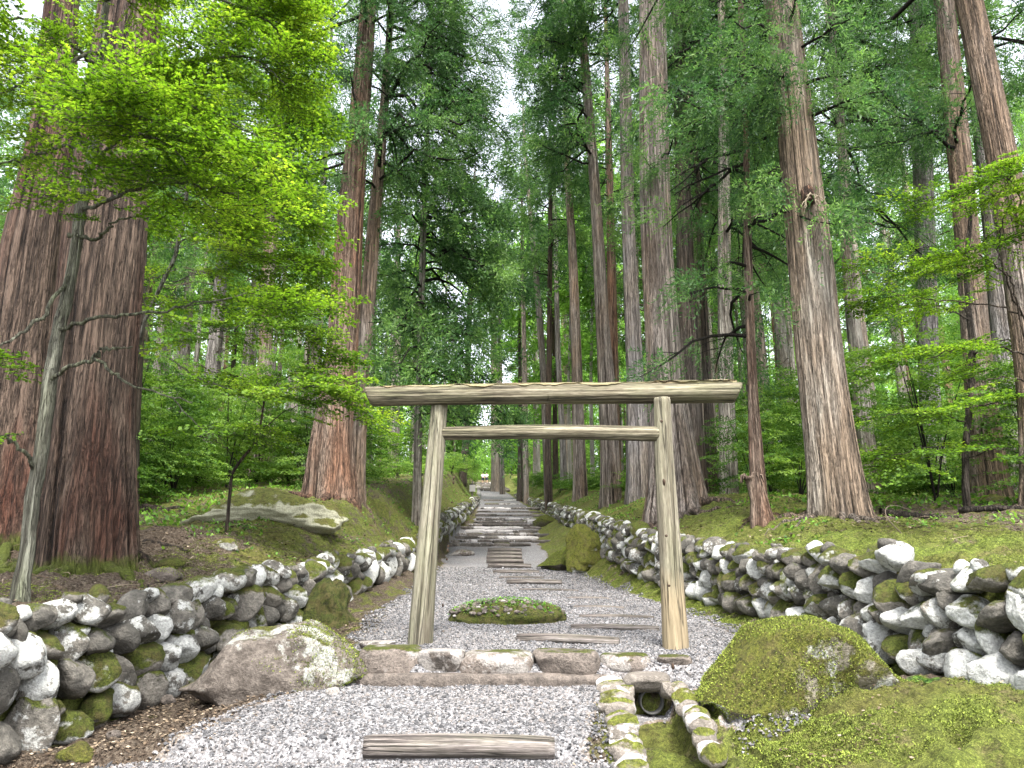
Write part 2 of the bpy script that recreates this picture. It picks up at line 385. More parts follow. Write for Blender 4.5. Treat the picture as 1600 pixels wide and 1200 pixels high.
M_step = rockm('step_stone', (.07, .06, .052), (.20, .168, .145), lichen=.33, moss=.24, lsc=3.5, white=(.36, .335, .31))
M_farstep = rockm('far_step', (.07, .062, .055), (.22, .195, .175), lichen=.40, moss=.22, lsc=2, white=(.56, .53, .52))  # darker slab colour: shade and moisture of the risers put into it
M_pale = rockm('pale_slab', (.2, .19, .13), (.34, .32, .23), lichen=.5, moss=.42, lsc=2.5, vary=False, white=(.46, .45, .33), mosscol=((.08, .09, .02), (.28, .3, .07)))
M_edging = rockm('edging_stone', (.17, .15, .13), (.34, .30, .26), lichen=.48, moss=.45, lsc=7, white=(.52, .49, .46), mosscol=((.07, .09, .01), (.32, .36, .06)))

def wood(name, dark, mid, light, green=.4, tan=None, axis=2):
    a = NT(name); co = a.obj(); st = (1, 1, .035)
    g = a.noise(a.vmul(co, st), 38, 7, .68, .3); g2 = a.noise(a.vmul(co, (1, 1, .02)), 13, 4, .6, .4); f3 = a.noise(a.vmul(co, (1, 1, .08)), 120, 3, .6)
    f = a.ma('ADD', a.ma('MULTIPLY', g, .6), a.ma('MULTIPLY', g2, .4))
    c = a.ramp(f, [(.38, dark), (.49, mid), (.62, light)])
    c = a.mix(a.ramp(f3, [(.35, .6), (.55, 0.0)]), c, dark)
    gr = a.noise(a.vmul(co, (1, 1, .25)), 4, 5, .7)
    c = a.mix(a.ramp(gr, [(.42, 0.0), (.68, green)]), c, a.mix(g, (.06, .075, .03), (.26, .29, .15)))
    if tan:
        z = a.sep(co, 2); t = a.ma('ADD', a.ma('MULTIPLY', z, -1.1), a.ma('MULTIPLY', gr, .8))
        c = a.mix(a.ramp(t, [(-.0, 0.0), (.0, 0.0), (.35, .0)]), c, tan)
        k = a.ramp(a.ma('ADD', a.ma('MULTIPLY', z, 1.0), a.ma('MULTIPLY', a.ma('SUBTRACT', gr, .5), .7)), [(.12, 0.0), (.24, .8), (.72, .75), (1.0, 0.0)])
        c = a.mix(k, c, a.ramp(f, [(.35, tuple(q * .5 for q in tan)), (.6, tan)]))
    crack = a.ramp(a.noise(a.vmul(co, (1, 1, .022)), 15, 3, .5, .3), [(.47, 0.0), (.5, 1.0), (.53, 0.0)])
    c = a.mix(a.ma('MULTIPLY', crack, .75), c, tuple(q * .3 for q in dark))
    n = a.bump(f, .8, .02); n = a.bump(a.ma('SUBTRACT', 1.0, crack), .8, .012, n)
    return a.fin(c, n, .85)
M_beam = wood('weathered_beam', (.028, .023, .016), (.115, .098, .066), (.29, .26, .19), .35)
M_post = wood('weathered_post', (.06, .05, .035), (.15, .135, .10), (.285, .265, .205), .35)
M_postT = wood('weathered_post_tan', (.06, .048, .032), (.16, .142, .104), (.29, .265, .20), .3, tan=(.30, .235, .145))
M_logs = wood('step_log', (.03, .026, .024), (.13, .11, .10), (.29, .26, .245), .2)
M_knot = NT('knot').fin((.045, .028, .018))
M_peel = wood('peeling_bark', (.04, .028, .016), (.19, .145, .08), (.38, .33, .2), .75)

# ---------------------------------------------------------------- terrain
def build_terrain():
    ys = [-4.0]; 
    while ys[-1] < 190:
        y = ys[-1]; ys.append(y + (.25 if y < 3 else .035 if y < 8.5 else .035 + (y - 8.5) * .014))
    ys = np.array(ys); n = 200
    t = np.linspace(-1, 1, 2 * n + 1); xs0 = np.sinh(t * 5.0) / math.sinh(5.0)
    xs = np.sort(np.concatenate([np.arange(-4.6, 4.6, .04), -4.6 - (np.geomspace(.06, 150, 90)), 4.6 + np.geomspace(.06, 150, 90)]))
    YY, XX = np.meshgrid(ys, xs, indexing='ij')
    cx = np.where(YY > 8, (xl(YY) + xr(YY)) / 2, (xl(np.full_like(YY, 8.)) + xr(np.full_like(YY, 8.))) / 2)
    XX = XX + cx
    ZZ = ground(XX, YY)
    v = np.stack([XX, YY, ZZ], -1).reshape(-1, 3); nx = len(xs)
    i = np.arange(len(ys) - 1)[:, None] * nx; j = np.arange(nx - 1)[None]
    q = np.stack([i + j, i + j + 1, i + nx + j + 1, i + nx + j], -1).reshape(-1, 4)
    g = Geo(); g.add(v, quads=q); me = g.mesh('ground', M_ground, True)
    x, y = v[:, 0], v[:, 1]; L, Rr = xl(y), xr(y)
    m = np.full(len(x), .45)
    m = np.where(x > Rr, .88, m)                                     # right bank is mossy
    m = np.where((x > Rr + 3.2) & (y < 14), .4, m)
    m = np.where(x < L, .55, m); m = np.where((x < L) & (x > L - 1.0), .78, m)
    m = np.where((x < L) & (y > 9.5) & (y < 20), .6, m)
    m = np.where((x < L - .3) & (y < 11.5), .08 + .5 * sm((y - 8) / 2) * (x > L - 1.1), m)             # bare soil round the big cedar
    m = np.where((x > xer(y)) & (x < Rr), .72, m)
    m = np.where((x < xel(y)) & (x > L), .42, m)
    m = np.where((x < xel(y)) & (x > L) & (y < 7.3), .18, m)
    m = np.where((x > 1.5) & (x < Rr) & (y < 5.7), .95, m)
    m = np.where((x > 1.5) & (x < Rr) & (y >= 5.7) & (y < 6.4), .4, m)
    dd, on = drain(x, y); m = np.where((np.abs(dd) < .25) & on, .62, m)
    at = me.attributes.new('moss', 'FLOAT', 'POINT'); at.data.foreach_set('value', m.astype(np.float32))
    struct('ground', me)
build_terrain()

def build_path(name, lo, hi, y0, y1, ny, nx=70):
    ys = np.geomspace(y0, y1, ny); t = np.linspace(0, 1, nx)
    e0 = lo(ys) + (fbm(ys * 2.2, 3.3, 0, 31) - .5) * .35; e1 = hi(ys) + (fbm(ys * 2.2, 9.3, 0, 37) - .5) * .35
    XX = e0[:, None] + (e1 - e0)[:, None] * t; YY = np.broadcast_to(ys[:, None], XX.shape)
    ZZ = ground(XX, YY) + .010 - .03 * ((t < .01) | (t > .99))
    e = np.minimum((XX - e0[:, None]), (e1[:, None] - XX)); rnd = np.clip(.72 - e / .35, 0, 1) 
    v = np.stack([XX, YY, ZZ], -1).reshape(-1, 3)
    i = np.arange(ny - 1)[:, None] * nx; j = np.arange(nx - 1)[None]
    q = np.stack([i + j, i + j + 1, i + nx + j + 1, i + nx + j], -1).reshape(-1, 4)
    g = Geo(); g.add(v, quads=q, rnd=rnd.ravel()); return struct(name, g.mesh(name, M_gravel, True))
build_path('gravel_path', xel, xer, 3.2, 120, 900)
PR0 = lambda y: DC0[0] + (y - DC0[1]) / (DC1[1] - DC0[1]) * (DC1[0] - DC0[0]) + .42
PR1 = lambda y: np.interp(y, [4.9, 5.3, 5.7, 6.3], [1.85, 2.0, 2.0, 2.1])
build_path('gravel_patch', PR0, PR1, 5.3, 6.42, 60, 30)

def scatter_pebbles():
    g = Geo(); n = 150000
    y = 4.55 + (R.random(n) ** 1.5) * 15; x = R.uniform(-3.6, 3.2, n)
    ed = (fbm(x * 2.5, y * 2.5, 0, 55) - .5) * .45
    dd, on = drain(x, y)
    ok = ((x > xel(y) - .12 + ed) & (x < xer(y) + .12 + ed)) | ((y > 5.2) & (y < 6.6) & (dd > .40) & (x < PR1(y) + ed))
    ok &= R.random(n) < np.clip((21 - y) / 8, 0, 1)
    ok &= ~(on & (np.abs(dd) < .40) & (R.random(n) > .02))
    x, y = x[ok], y[ok]; n = len(x); z = ground(x, y) + .012
    base, tr = ico(1); base, tr = np.array([[1, 0, 0], [-1, 0, 0], [0, 1, 0], [0, -1, 0], [0, 0, 1], [0, 0, -1]], float), \
        np.array([[0, 2, 4], [2, 1, 4], [1, 3, 4], [3, 0, 4], [2, 0, 5], [1, 2, 5], [3, 1, 5], [0, 3, 5]])
    s = R.uniform(.006, .0145, n) * (1 + np.clip(y - 9, 0, 9) * .07) * np.where(R.random(n) < .03, 1.7, 1)
    V = base[None] * (s[:, None] * R.uniform(.7, 1.3, (n, 3)))[:, None]
    V = V + R.normal(size=V.shape) * (s * .22)[:, None, None]
    th = R.uniform(0, 6.28, n); c, sn = np.cos(th)[:, None], np.sin(th)[:, None]
    tl = R.uniform(-.9, .9, n); ct, st = np.cos(tl)[:, None], np.sin(tl)[:, None]
    X, Y, Z = V[..., 0], V[..., 1], V[..., 2] * .75; Y, Z = Y * ct - Z * st, Y * st + Z * ct; X, Y = X * c - Y * sn, X * sn + Y * c
    V = np.stack([X + x[:, None], Y + y[:, None], Z + z[:, None]], -1)
    T = tr[None] + (np.arange(n) * 6)[:, None, None]
    g.add(V.reshape(-1, 3), tris=T.reshape(-1, 3), rnd=np.repeat(R.random(n), 6))
    o = struct('gravel', g.mesh('gravel', M_pebble, False), 'stuff'); tag(o, 'loose pale grey gravel covering the path', 'gravel')
scatter_pebbles()

# ---------------------------------------------------------------- dry stone walls
ROCKS = []
for k in range(14):
    v, t = rock(4, 100 + k, rough=.3, cuts=8, detail=.055); g = Geo(); g.add(v, tris=t)
    ROCKS.append((g.mesh('stone', M_rock, True), v, t))
LOW = [rock(3, 200 + k, rough=.3, cuts=8, detail=.045) for k in range(10)]
def rot_z(a): return np.array([[math.cos(a), -math.sin(a), 0], [math.sin(a), math.cos(a), 0], [0, 0, 1]])
def rot_y(a): return np.array([[math.cos(a), 0, math.sin(a)], [0, 1, 0], [-math.sin(a), 0, math.cos(a)]])

def wall(label, xf, ztf, zff, sgn, y0, y1, nparts, size=.33, seed=1):
    r = np.random.default_rng(seed); S = []
    ys = np.linspace(y0, y1, 4000); xs = xf(ys); s = np.concatenate([[0], np.cumsum(np.hypot(np.diff(xs), np.diff(ys)))])
    L = s[-1]; nmax = 7
    for k in range(nmax):
        q = r.uniform(-.2, 0)
        while q < L:
            yy = np.interp(q, s, ys); H = float(ztf(yy) - zff(yy)); n = max(2, int(round(H / (size * .78))))
            wd = size * r.choice([.6, .75, .9, 1.05, 1.3], p=[.18, .27, .3, .17, .08])
            if k >= n: q += .3; continue
            qc = q + wd / 2; yc = float(np.interp(qc, s, ys)); x = float(np.interp(yc, ys, xs))
            h = H / n
            zc = float(zff(yc)) + (k + .5) * h + r.normal() * h * .17 - (.03 if k == 0 else 0)
            big = r.uniform(1.05, 1.35)
            sc = np.array([wd / 2 * r.uniform(1.0, 1.15), r.uniform(.16, .24), h / 2 * big])
            if r.random() < .3 and k < n - 1: sc[2] *= 1.45; sc[0] *= .72
            sc *= r.uniform(.85, 1.12)
            if k == n - 1: zc -= .03; sc[2] *= .9
            ang = math.atan2(1.0, (np.interp(yc + .2, ys, xs) - np.interp(yc - .2, ys, xs)) / .4)
            S.append((np.array([x + sgn * (.02 + .03 * k + r.normal() * .03), yc, zc]), sc, ang + r.normal() * .15, r.normal() * .5, int(r.integers(0, 14))))
            if r.random() < .5:      # small chinking stones in the joints
                S.append((np.array([x + sgn * (.0 + .03 * k), yc + wd / 2, zc + h * .45]), np.array([.07, .08, .06]) * r.uniform(.7, 1.3), ang, r.normal(), int(r.integers(0, 14))))
            q += wd
    ym = y0; root = thing('dry_stone_wall', (float(xf(ym)), ym, float(zff(ym))), label, 'stone wall')
    root['kind'] = 'thing'
    S.sort(key=lambda a: -(a[1][0] * a[1][2]) / a[0][1] ** 2)
    off = np.array(root.location); g = Geo()
    for i, (p, sc, az, roll, k) in enumerate(S):
        if i < nparts:
            o = bpy.data.objects.new('stone', ROCKS[k][0]); C.objects.link(o); o.parent = root
            o.location = p - off; o.rotation_euler = (0, 0, 0)
            o.rotation_mode = 'XYZ'; o.rotation_euler = (r.normal() * .15, roll, az); o.scale = sc
        else:
            v, t = LOW[k % 10]; v = (v * sc) @ rot_y(roll).T @ rot_z(az).T + p; g.add(v, tris=t, rnd=r.random())
    if g.n:
        o = link('rubble', g.mesh('rubble', M_rock, True, off), root); o['kind'] = 'stuff'
wall('low wall of white-lichened boulders along the left side, from the photo edge past the gate', xl, ztl, zfl, -1, 3.9, 16.6, 100, .31, 4)
wall('short far stone wall on the left of the path, behind the left gate post', xl, ztl, zfl, -1, 19.5, 47, 60, .36, 5)
wall('long wall of white and mossy boulders along the right side of the path', xr, ztr, zfr, 1, 4.2, 62, 100, .25, 6)

# ---------------------------------------------------------------- boulders and loose stones
def boulder(name, label, px0, px1, yt, yb, m, seed, cat='boulder', dep=.8, shape=None, sink=.2, sub=5, rough=.3, cuts=6, group=None, Y=None, yaw=0, det=.05, moss=None):
    f = hit((px0 + px1) / 2, yb) if Y is None else np.array([P((px0 + px1) / 2, yb, Y)[0], Y, 0])
    if Y is not None: f[2] = gz(f[0], Y)
    k = mpp((px0 + px1) / 2, (yt + yb) / 2, f[1]); hw = (px1 - px0) / 2 * k; hd = hw * dep
    Yc = f[1] + hd * .75; top = P((px0 + px1) / 2, yt, Yc)[2]; xc = f[0]
    b = min(f[2], gz(xc, Yc)) - sink; hz = (top - b) / 2
    hw *= Yc / f[1]
    v, t = rock(sub, seed, rough, cuts, det)
    if shape is not None: v = shape(v)
    v = v * [hw, hd, hz] @ rot_z(yaw).T; v[:, 2] += hz - sink
    g = Geo(); g.add(v, tris=t, rnd=random.random()); o = link(name, g.mesh(name, m, True)); o.location = (xc * Yc / f[1], Yc, b + sink)
    tag(o, label, cat, group)
    if m in (M_mossrock, M_darkmoss, M_bould) and hw > .2: FUZZ.append((o, v, t, hw))
    return o
FUZZ = []
def fuzz():
    a = NT('boulder_moss'); c = a.ramp(a.ma('ADD', a.ma('MULTIPLY', a.attr(), .45), a.ma('MULTIPLY', a.noise(a.pos(), 5, 5, .7), .6)), [(.28, (.03, .04, .008)), (.5, (.105, .135, .02)), (.76, (.25, .30, .05))]); m = a.fin(c, None, .9)
    r = np.random.default_rng(14)
    for o, v, t, hw in FUZZ:
        tri = v[t]; n = np.cross(tri[:, 1] - tri[:, 0], tri[:, 2] - tri[:, 0]); ar = np.linalg.norm(n, axis=1); n = n / ar[:, None]
        cnt = int(ar.sum() / 2 * (9000 if hw > .5 else 6000)); i = r.choice(len(t), cnt, p=ar / ar.sum()); b = r.dirichlet([1, 1, 1], cnt); p = (tri[i] * b[:, :, None]).sum(1); nn = n[i]
        grey = o.data.materials[0] == M_bould
        k = fbm(p[:, 0] * 2.6 + 3, p[:, 1] * 2.6, p[:, 2] * 2.6, int(hw * 99), 3) + nn[:, 2] * .2 + (.55 * p[:, 0] / hw * .5 - .12 if grey else 0) + r.normal(size=cnt) * .05 > (.60 if grey else .47)
        p, nn = p[k], nn[k]; cnt = len(p)
        if not cnt: continue
        d = nn + r.normal(size=(cnt, 3)) * .7; d /= np.linalg.norm(d, axis=1)[:, None]; s = np.cross(d, r.normal(size=(cnt, 3))); s /= np.linalg.norm(s, axis=1)[:, None]
        L = r.uniform(.006, .019, (cnt, 1)); W = r.uniform(.002, .005, (cnt, 1)); q = np.stack([p - nn * .002, p + d * L * .5 + s * W, p + d * L, p + d * L * .5 - s * W], 1)
        g = Geo(); g.add(q.reshape(-1, 3), quads=np.arange(cnt * 4).reshape(-1, 4), rnd=np.repeat(r.random(cnt), 4)); c_ = link('moss', g.mesh('moss', m, False), o); c_['kind'] = 'stuff'
def wedge(v):      # long ridge falling away to the left
    v = v.copy(); v[:, 2] = np.where(v[:, 2] > -.3, -.3 + (v[:, 2] + .3) * np.interp(v[:, 0], [-1, -.3, .3, .7, 1], [.35, .95, 1.05, .8, .55]), v[:, 2]); return v
def ramp_l(v):
    v = v.copy(); v[:, 2] = np.where(v[:, 2] > -.6, -.6 + (v[:, 2] + .6) * np.interp(v[:, 0], [-1, 0, .6, 1], [.12, .5, 1.0, 1.0]), v[:, 2]); return v
def mound(v):
    v = v.copy(); v[:, :2] *= (1.12 - .30 * (v[:, 2:3] + .2)) * (1 + .35 * np.clip(-v[:, 2:3], 0, 1)); return v
def dome(v):
    v = v.copy(); v[:, 2] = np.where(v[:, 2] > -.5, -.5 + (v[:, 2] + .5) * np.interp(v[:, 0], [-1, -.75, -.4, -.05, .5, .8, 1], [.15, .45, .88, 1.0, 1.0, .85, .5]), v[:, 2])
    v[:, 2] = np.where(v[:, 2] > .55, .55 + (v[:, 2] - .55) * .45, v[:, 2]) * 1.12
    r = np.hypot(v[:, 0], v[:, 1]); s = 1 + .10 * np.clip(-v[:, 2], 0, 1); v[:, 0] *= s; v[:, 1] *= s; return v
boulder('boulder', 'big moss-covered boulder with a few white lichen spots, at the foot of the right wall', 1100, 1405, 948, 1112, M_mossrock, 4, shape=dome, dep=.62, rough=.5, cuts=12, det=.055)
boulder('boulder', 'long grey boulder with a moss patch on its right end, lying before the left wall', 285, 575, 968, 1085, M_bould, 19, shape=wedge, dep=.5, cuts=12, rough=.5, det=.085, sink=.32)
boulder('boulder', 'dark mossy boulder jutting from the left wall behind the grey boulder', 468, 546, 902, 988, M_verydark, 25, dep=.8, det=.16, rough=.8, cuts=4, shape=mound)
boulder('boulder', 'green and white spotted boulder beside the moss slope on the right of the path', 882, 945, 818, 893, M_mossrock, 29, dep=.8, rough=.6, cuts=6, det=.12, shape=mound)
boulder('boulder', 'low dark green mossy rock left of the spotted boulder, right of the stone steps', 838, 922, 824, 893, M_darkmoss, 35, dep=1.2, rough=.5, shape=ramp_l)
boulder('boulder', 'wide pale flat rock lying on the left bank before the reddish cedar', 325, 525, 764, 812, M_pale, 31, dep=.7, sink=.3, cuts=12, det=.07, shape=mound)
boulder('rock', 'small mossy rock lying beside the far steps, foot of the right wall', 832, 870, 804, 822, M_darkmoss, 44, dep=.8)
boulder('rock', 'pale weathered stone lying in the dirt of the left bank near the big cedar roots', 222, 285, 886, 908, M_bould, 37, dep=.6, sub=4, sink=.05)
boulder('rock', 'round brown stone on the left bank between big cedar and pale flat rock', 330, 374, 841, 858, M_bould, 38, dep=.7, sub=4, sink=.05)
boulder('rock', 'flat brown stone sunk in the left bank soil right of the cedar roots', 244, 292, 871, 888, M_darkmoss, 39, dep=.7, sub=4, sink=.05)
for (a0, a1, t_, b_, lab) in [(265, 298, 1056, 1085, 'squarish brown stone at the foot of the left wall, left end of the grey boulder'),
                        (300, 337, 1069, 1085, 'flat pale stone lying in front of the grey boulder'),
                        (335, 358, 1064, 1090, 'small angular stone right of the flat pale stone, before the grey boulder'),
                        (250, 275, 1085, 1100, 'little half-buried stone at the foot of the left wall'),
                        (508, 530, 1073, 1088, 'small white stone on dirt near the left end of the stone step'),
                        (165, 190, 1140, 1150, 'small flat stone below the left wall'),
                        (340, 368, 1122, 1132, 'small pale stone on the dirt edge of the gravel, lower left')]:
    boulder('small_stone', lab, a0, a1, t_, b_, M_step, a0, cat='stone', dep=.7, sub=3, sink=.04)
boulder('mossy_stone', 'low mossy hump on dirt at lower left below the wall', 88, 150, 1158, 1192, M_mossrock, 71, cat='stone', dep=.7, sub=4, sink=.05)
boulder('rock', 'flat dark rock under the left corner of the stone steps', 700, 742, 858, 869, M_step, 72, dep=.7, sub=4, sink=.05)

def slope_mound():
    v, t = rock(5, 61, .3, 3, .04); c = hit(905, 892); c2 = hit(960, 850)
    hw = .95; v = v * [hw, 2.3, .33]; g = Geo(); g.add(v, tris=t, rnd=.5)
    o = link('moss_hummock', g.mesh('moss_hummock', M_mossrock, True)); o.location = (float(xr(14.5)) - .75, 14.5, gz(float(xr(14.5)) - .75, 14.5) - .12)
    FUZZ.append((o, v, t, 1.0)); tag(o, 'olive mossy hummock between gravel path and right wall, behind the right gate post', 'moss mound')
fuzz()

# the low island of moss and pebbles in the middle of the path
def island():
    c = hit(792, 978); k = mpp(792, 960, c[1]); hw = 98 * k; hd = hw * .55; cy0 = c[1] + hd * .9; cz = gz(c[0], cy0)
    root = thing('mossy_mound', (c[0] * 1.03, cy0, cz), 'low round mound of moss and pebbles in the middle of the gravel path', 'moss mound')
    v, t = rock(5, 77, .25, 0, .05); v = v * [hw, hd, .23]; v[:, 2] += .02
    n = fbm(v[:, 0] * 8, v[:, 1] * 8, v[:, 2] * 8, 5, 3) - .5; v[:, 2] += n * .09
    g = Geo(); g.add(v, tris=t, rnd=.5); link('moss', g.mesh('moss', M_darkmoss, True), root)
    g = Geo(); r = np.random.default_rng(8)
    for i in range(260):
        a = r.uniform(0, 6.28); q = math.sqrt(r.random()) * .97; x, y = q * math.cos(a) * hw, q * math.sin(a) * hd
        z = .23 * math.sqrt(max(0, 1 - q * q)) + .02; vv, tt = LOW[i % 10]; s = r.uniform(.015, .045)
        g.add(vv * [s, s, s * .7] + [x, y, z], tris=tt, rnd=r.random())
    o = link('stones', g.mesh('stones', M_step, True), root); o['kind'] = 'stuff'; o['label'] = 'whitish pebbles set in the moss'
    leafs(root, hw, hd)
def leafs(root, hw, hd):
    g = Geo(); r = np.random.default_rng(9)
    n = 1300; a = r.uniform(0, 6.28, n); q = np.sqrt(r.random(n)) * .97; x, y = q * np.cos(a) * hw, q * np.sin(a) * hd; z = .24 * np.sqrt(1 - q * q) + r.uniform(.01, .05, n)
    V = leafquad(n, r, .03, .012, .5) + np.stack([x, y, z], -1)[:, None]
    g.add(V.reshape(-1, 3), quads=np.arange(n * 4).reshape(-1, 4), rnd=np.repeat(r.random(n), 4))
    o = link('leaves', g.mesh('leaves', M_bush, False), root); o['kind'] = 'stuff'
def leafquad(n, r, ln, wd, up):
    az = r.uniform(0, 6.28, n); el = r.uniform(-.3, 1.2, n) * up; s = r.uniform(.6, 1.3, n)
    d = np.stack([np.cos(az) * np.cos(el), np.sin(az) * np.cos(el), np.sin(el)], -1); side = np.stack([-np.sin(az), np.cos(az), r.normal(size=n) * .3], -1)
    d *= (s * ln)[:, None]; side *= (s * wd)[:, None]
    return np.stack([d * 0, d * .5 + side, d, d * .5 - side], 1)
M_bush = leafm('undergrowth_leaf', (.035, .09, .015), (.09, .22, .03), (.2, .38, .05), .35)
island()

# ---------------------------------------------------------------- steps
def log(name, A, B, r0, r1, m, label, cat, group=None, parent=None, seed=0, ns=40, bend=.0, rough=.05, slant=0, nz=None, flat=1.0):
    A, B = Vector(A), Vector(B); L = (B - A).length; nz = nz or max(14, int(L * 22)); z = np.linspace(0, L, nz); th = np.arange(ns) / ns * 2 * math.pi
    rr = (r0 + (r1 - r0) * z / L)[:, None] * np.ones(ns)
    c, s = np.cos(th)[None], np.sin(th)[None]; zz = z[:, None]
    n = fbm(c * 1.2 + seed, s * 1.2 + 0 * zz, zz * 1.1, seed, 3) - .5
    rid = 1 - np.abs(2 * fbm(c * 3.6, s * 3.6 + 4, zz * .5, seed + 3, 2) - 1)
    rid2 = 1 - np.abs(2 * vn(c * 5.5, s * 5.5 + 4, zz * .8, seed + 5) - 1); rr = rr * (1 + rough * 2.2 * n + rough * 1.5 * (rid - .6) - rough * 1.1 * np.clip(.35 - rid2, 0, 1) / .35)
    rr[0] *= .93; rr[-1] *= .93
    bx = bend * (np.sin(z / L * math.pi) + .35 * (fbm(z * 1.3, seed, 0, seed, 2) - .5)); by = bend * .5 * (fbm(z * 1.1, seed + 9, 0, seed, 2) - .5)
    v, q, t = rings(bx, by, z, rr)
    if slant: v[:, 2] += slant * v[:, 0] * np.where(v[:, 2] < L / 2, -1, 1)
    g = Geo(); g.add(v, quads=q, tris=t, rnd=seed * .137 % 1); me = g.mesh(name, m, True)
    o = link(name, me, parent); d = (B - A).normalized()
    X = Vector((0, 0, 1)) if abs(d.z) < .7 else Vector((0, -1, 0)); X = (X - d * X.dot(d)).normalized(); Yv = d.cross(X)
    Mx = Matrix(((X.x, Yv.x, d.x, A.x), (X.y, Yv.y, d.y, A.y), (X.z, Yv.z, d.z, A.z), (0, 0, 0, 1)))
    if parent is not None: Mx = Matrix.Translation(-parent.location) @ Mx
    o.matrix_local = Mx
    if label: tag(o, label, cat, group)
    return o
LG = 'weathered log steps laid across the gravel path'
for (x0, y0, x1, y1, rd, lab) in [(570, 1160, 866, 1162, .075, 'thick grey weathered log step nearest the camera, at the bottom edge'),
        (808, 998, 968, 1004, .05, 'grey log lying across the gravel just behind the stone step, before the moss mound'),
        (892, 979, 1030, 982, .036, 'thin log touching the right gate post, right of the moss mound'),
        (905, 961, 1022, 963, .024, 'nearly buried thin log, second one right of the moss mound'), (896, 946, 976, 948, .024, 'nearly buried thin log, third one right of the moss mound'),
        (885, 932, 952, 933, .022, 'nearly buried log farthest back right of the moss mound'), (812, 919, 904, 921, .026, 'faint log behind the moss mound, below the dark log'),
        (792, 909, 878, 910, .05, 'dark log step lying behind the moss mound'), (780, 900, 850, 901, .03, 'pale thin log just above the dark log step'),
        (770, 892, 842, 891, .05, 'mossy-ended log step above the pale thin log'),
        (762, 884, 830, 884, .06, 'fifth narrow log below the wide stone steps'), (760, 877, 818, 877, .07, 'fourth narrow log below the wide stone steps'), (760, 870.5, 816, 870.5, .07, 'third narrow log below the wide stone steps'),
        (761, 865, 816, 865, .07, 'second narrow log below the wide stone steps'), (762, 859.5, 815, 859.5, .07, 'top narrow log directly below the wide stone steps')]:
    a = hit(x0, y0 + 4); b = hit(x1, y1 + 4); up = rd * (.5 if y0 > 890 and y0 != 909 else .9)
    if y0 == 1160: a = P(570, 1160, 5.25); b = P(866, 1162, 5.25); up = -.03
    elif y0 < 900: b[1] = a[1]; b[2] = a[2]
    log('weathered_log', (a[0], a[1], a[2] + up), (b[0], b[1], b[2] + up), rd, rd * .93, M_logs, lab, 'log step', LG, seed=int(x0) % 97, rough=.06, ns=28, bend=.012)

def slab(label, px0, px1, ytop, yfoot, Yf, dep, m, seed, name='rough_stone', group='rough stones forming the step before the gate'):
    v, t = rock(4, seed, .18, 8, .035, .55); k = mpp((px0 + px1) / 2, ytop, Yf)
    hw = (px1 - px0) / 2 * k * 1.1; tp = P((px0 + px1) / 2, ytop - 5, Yf + .04)[2]; ft = P((px0 + px1) / 2, yfoot, Yf)[2]
    v = np.sign(v) * np.abs(v) ** .72
    v = v * [hw, dep, (tp - ft) / 2 + .01]; g = Geo(); g.add(v, tris=t, rnd=seed * .37 % 1)
    o = link(name, g.mesh(name, m, True)); o.location = (P((px0 + px1) / 2, ytop, Yf)[0], Yf + dep, (tp + ft) / 2); tag(o, label, 'step stone', group); return o
slab('leftmost long rounded stone of the step before the gate', 560, 655, 1020, 1066, 6.42, .2, M_step, 3)
slab('squarish stone between the leftmost and the broad middle stone of the step', 652, 722, 1026, 1064, 6.42, .17, M_step, 5)
slab('broad wedge-shaped middle stone of the step before the gate', 716, 832, 1029, 1077, 6.38, .22, M_step, 6)
slab('purplish brown sloping stone right of the middle of the step', 838, 936, 1026, 1066, 6.4, .2, M_step, 8)
slab('dark oval stone above the drain stones, right part of the step', 944, 1018, 1031, 1061, 6.45, .15, M_step, 9)
slab('small flat stone at the right end of the step, beside the mossy boulder', 1034, 1082, 1033, 1056, 6.5, .12, M_step, 10)
slab('thin flat stone on the gravel left of the left gate post', 560, 612, 1010, 1020, 7.0, .12, M_step, 12)
o = slab('low earthy ledge of pale stone under the step before the gate', 566, 935, 1060, 1084, 6.35, .12, M_step, 14, name='ledge_stone'); 

# wide steps of rough slabs further up
farstep = [(852, 697, 782), (852, 784, 822), (846.5, 694, 840), (841, 698, 842), (836, 708, 842), (831, 700, 838), (826, 712, 834), (821, 716, 836), (816.5, 742, 832), (812, 744, 828), (806, 742, 828), (800, 747, 822), (795, 750, 822), (788, 758, 812), (782, 755, 806)]
SG = 'rough slabs of the wide stone steps up the slope'
protoS = []
for k in range(8):
    v, t = rock(3, 300 + k, .2, 6, .05, .6); v = np.sign(v) * np.abs(v) ** .7; g = Geo(); g.add(v, tris=t); protoS.append(g.mesh('flagstone', M_farstep, True))
ri = random.Random(4)
for (py, x0, x1) in farstep:
    x = x0 + ri.uniform(-4, 4)
    while x < x1 - 4:
        wpx = ri.uniform(22, 52); c = hit(x + wpx / 2, py + 1.0); k = mpp(x, py, c[1])
        o = bpy.data.objects.new('flagstone', protoS[ri.randrange(8)]); C.objects.link(o); o.scale = (wpx / 2 * k * 1.05, .2, .085 + ri.uniform(0, .02)); o.rotation_euler = (ri.uniform(-.06, .06), ri.uniform(-.03, .03), ri.uniform(-.09, .09))
        o.location = (c[0], c[1] + ri.uniform(-.1, .1), zp(c[1]) + .0); tag(o, 'rough grey-brown slab of the wide stone steps climbing beyond the gate', 'step slab', SG); x += wpx
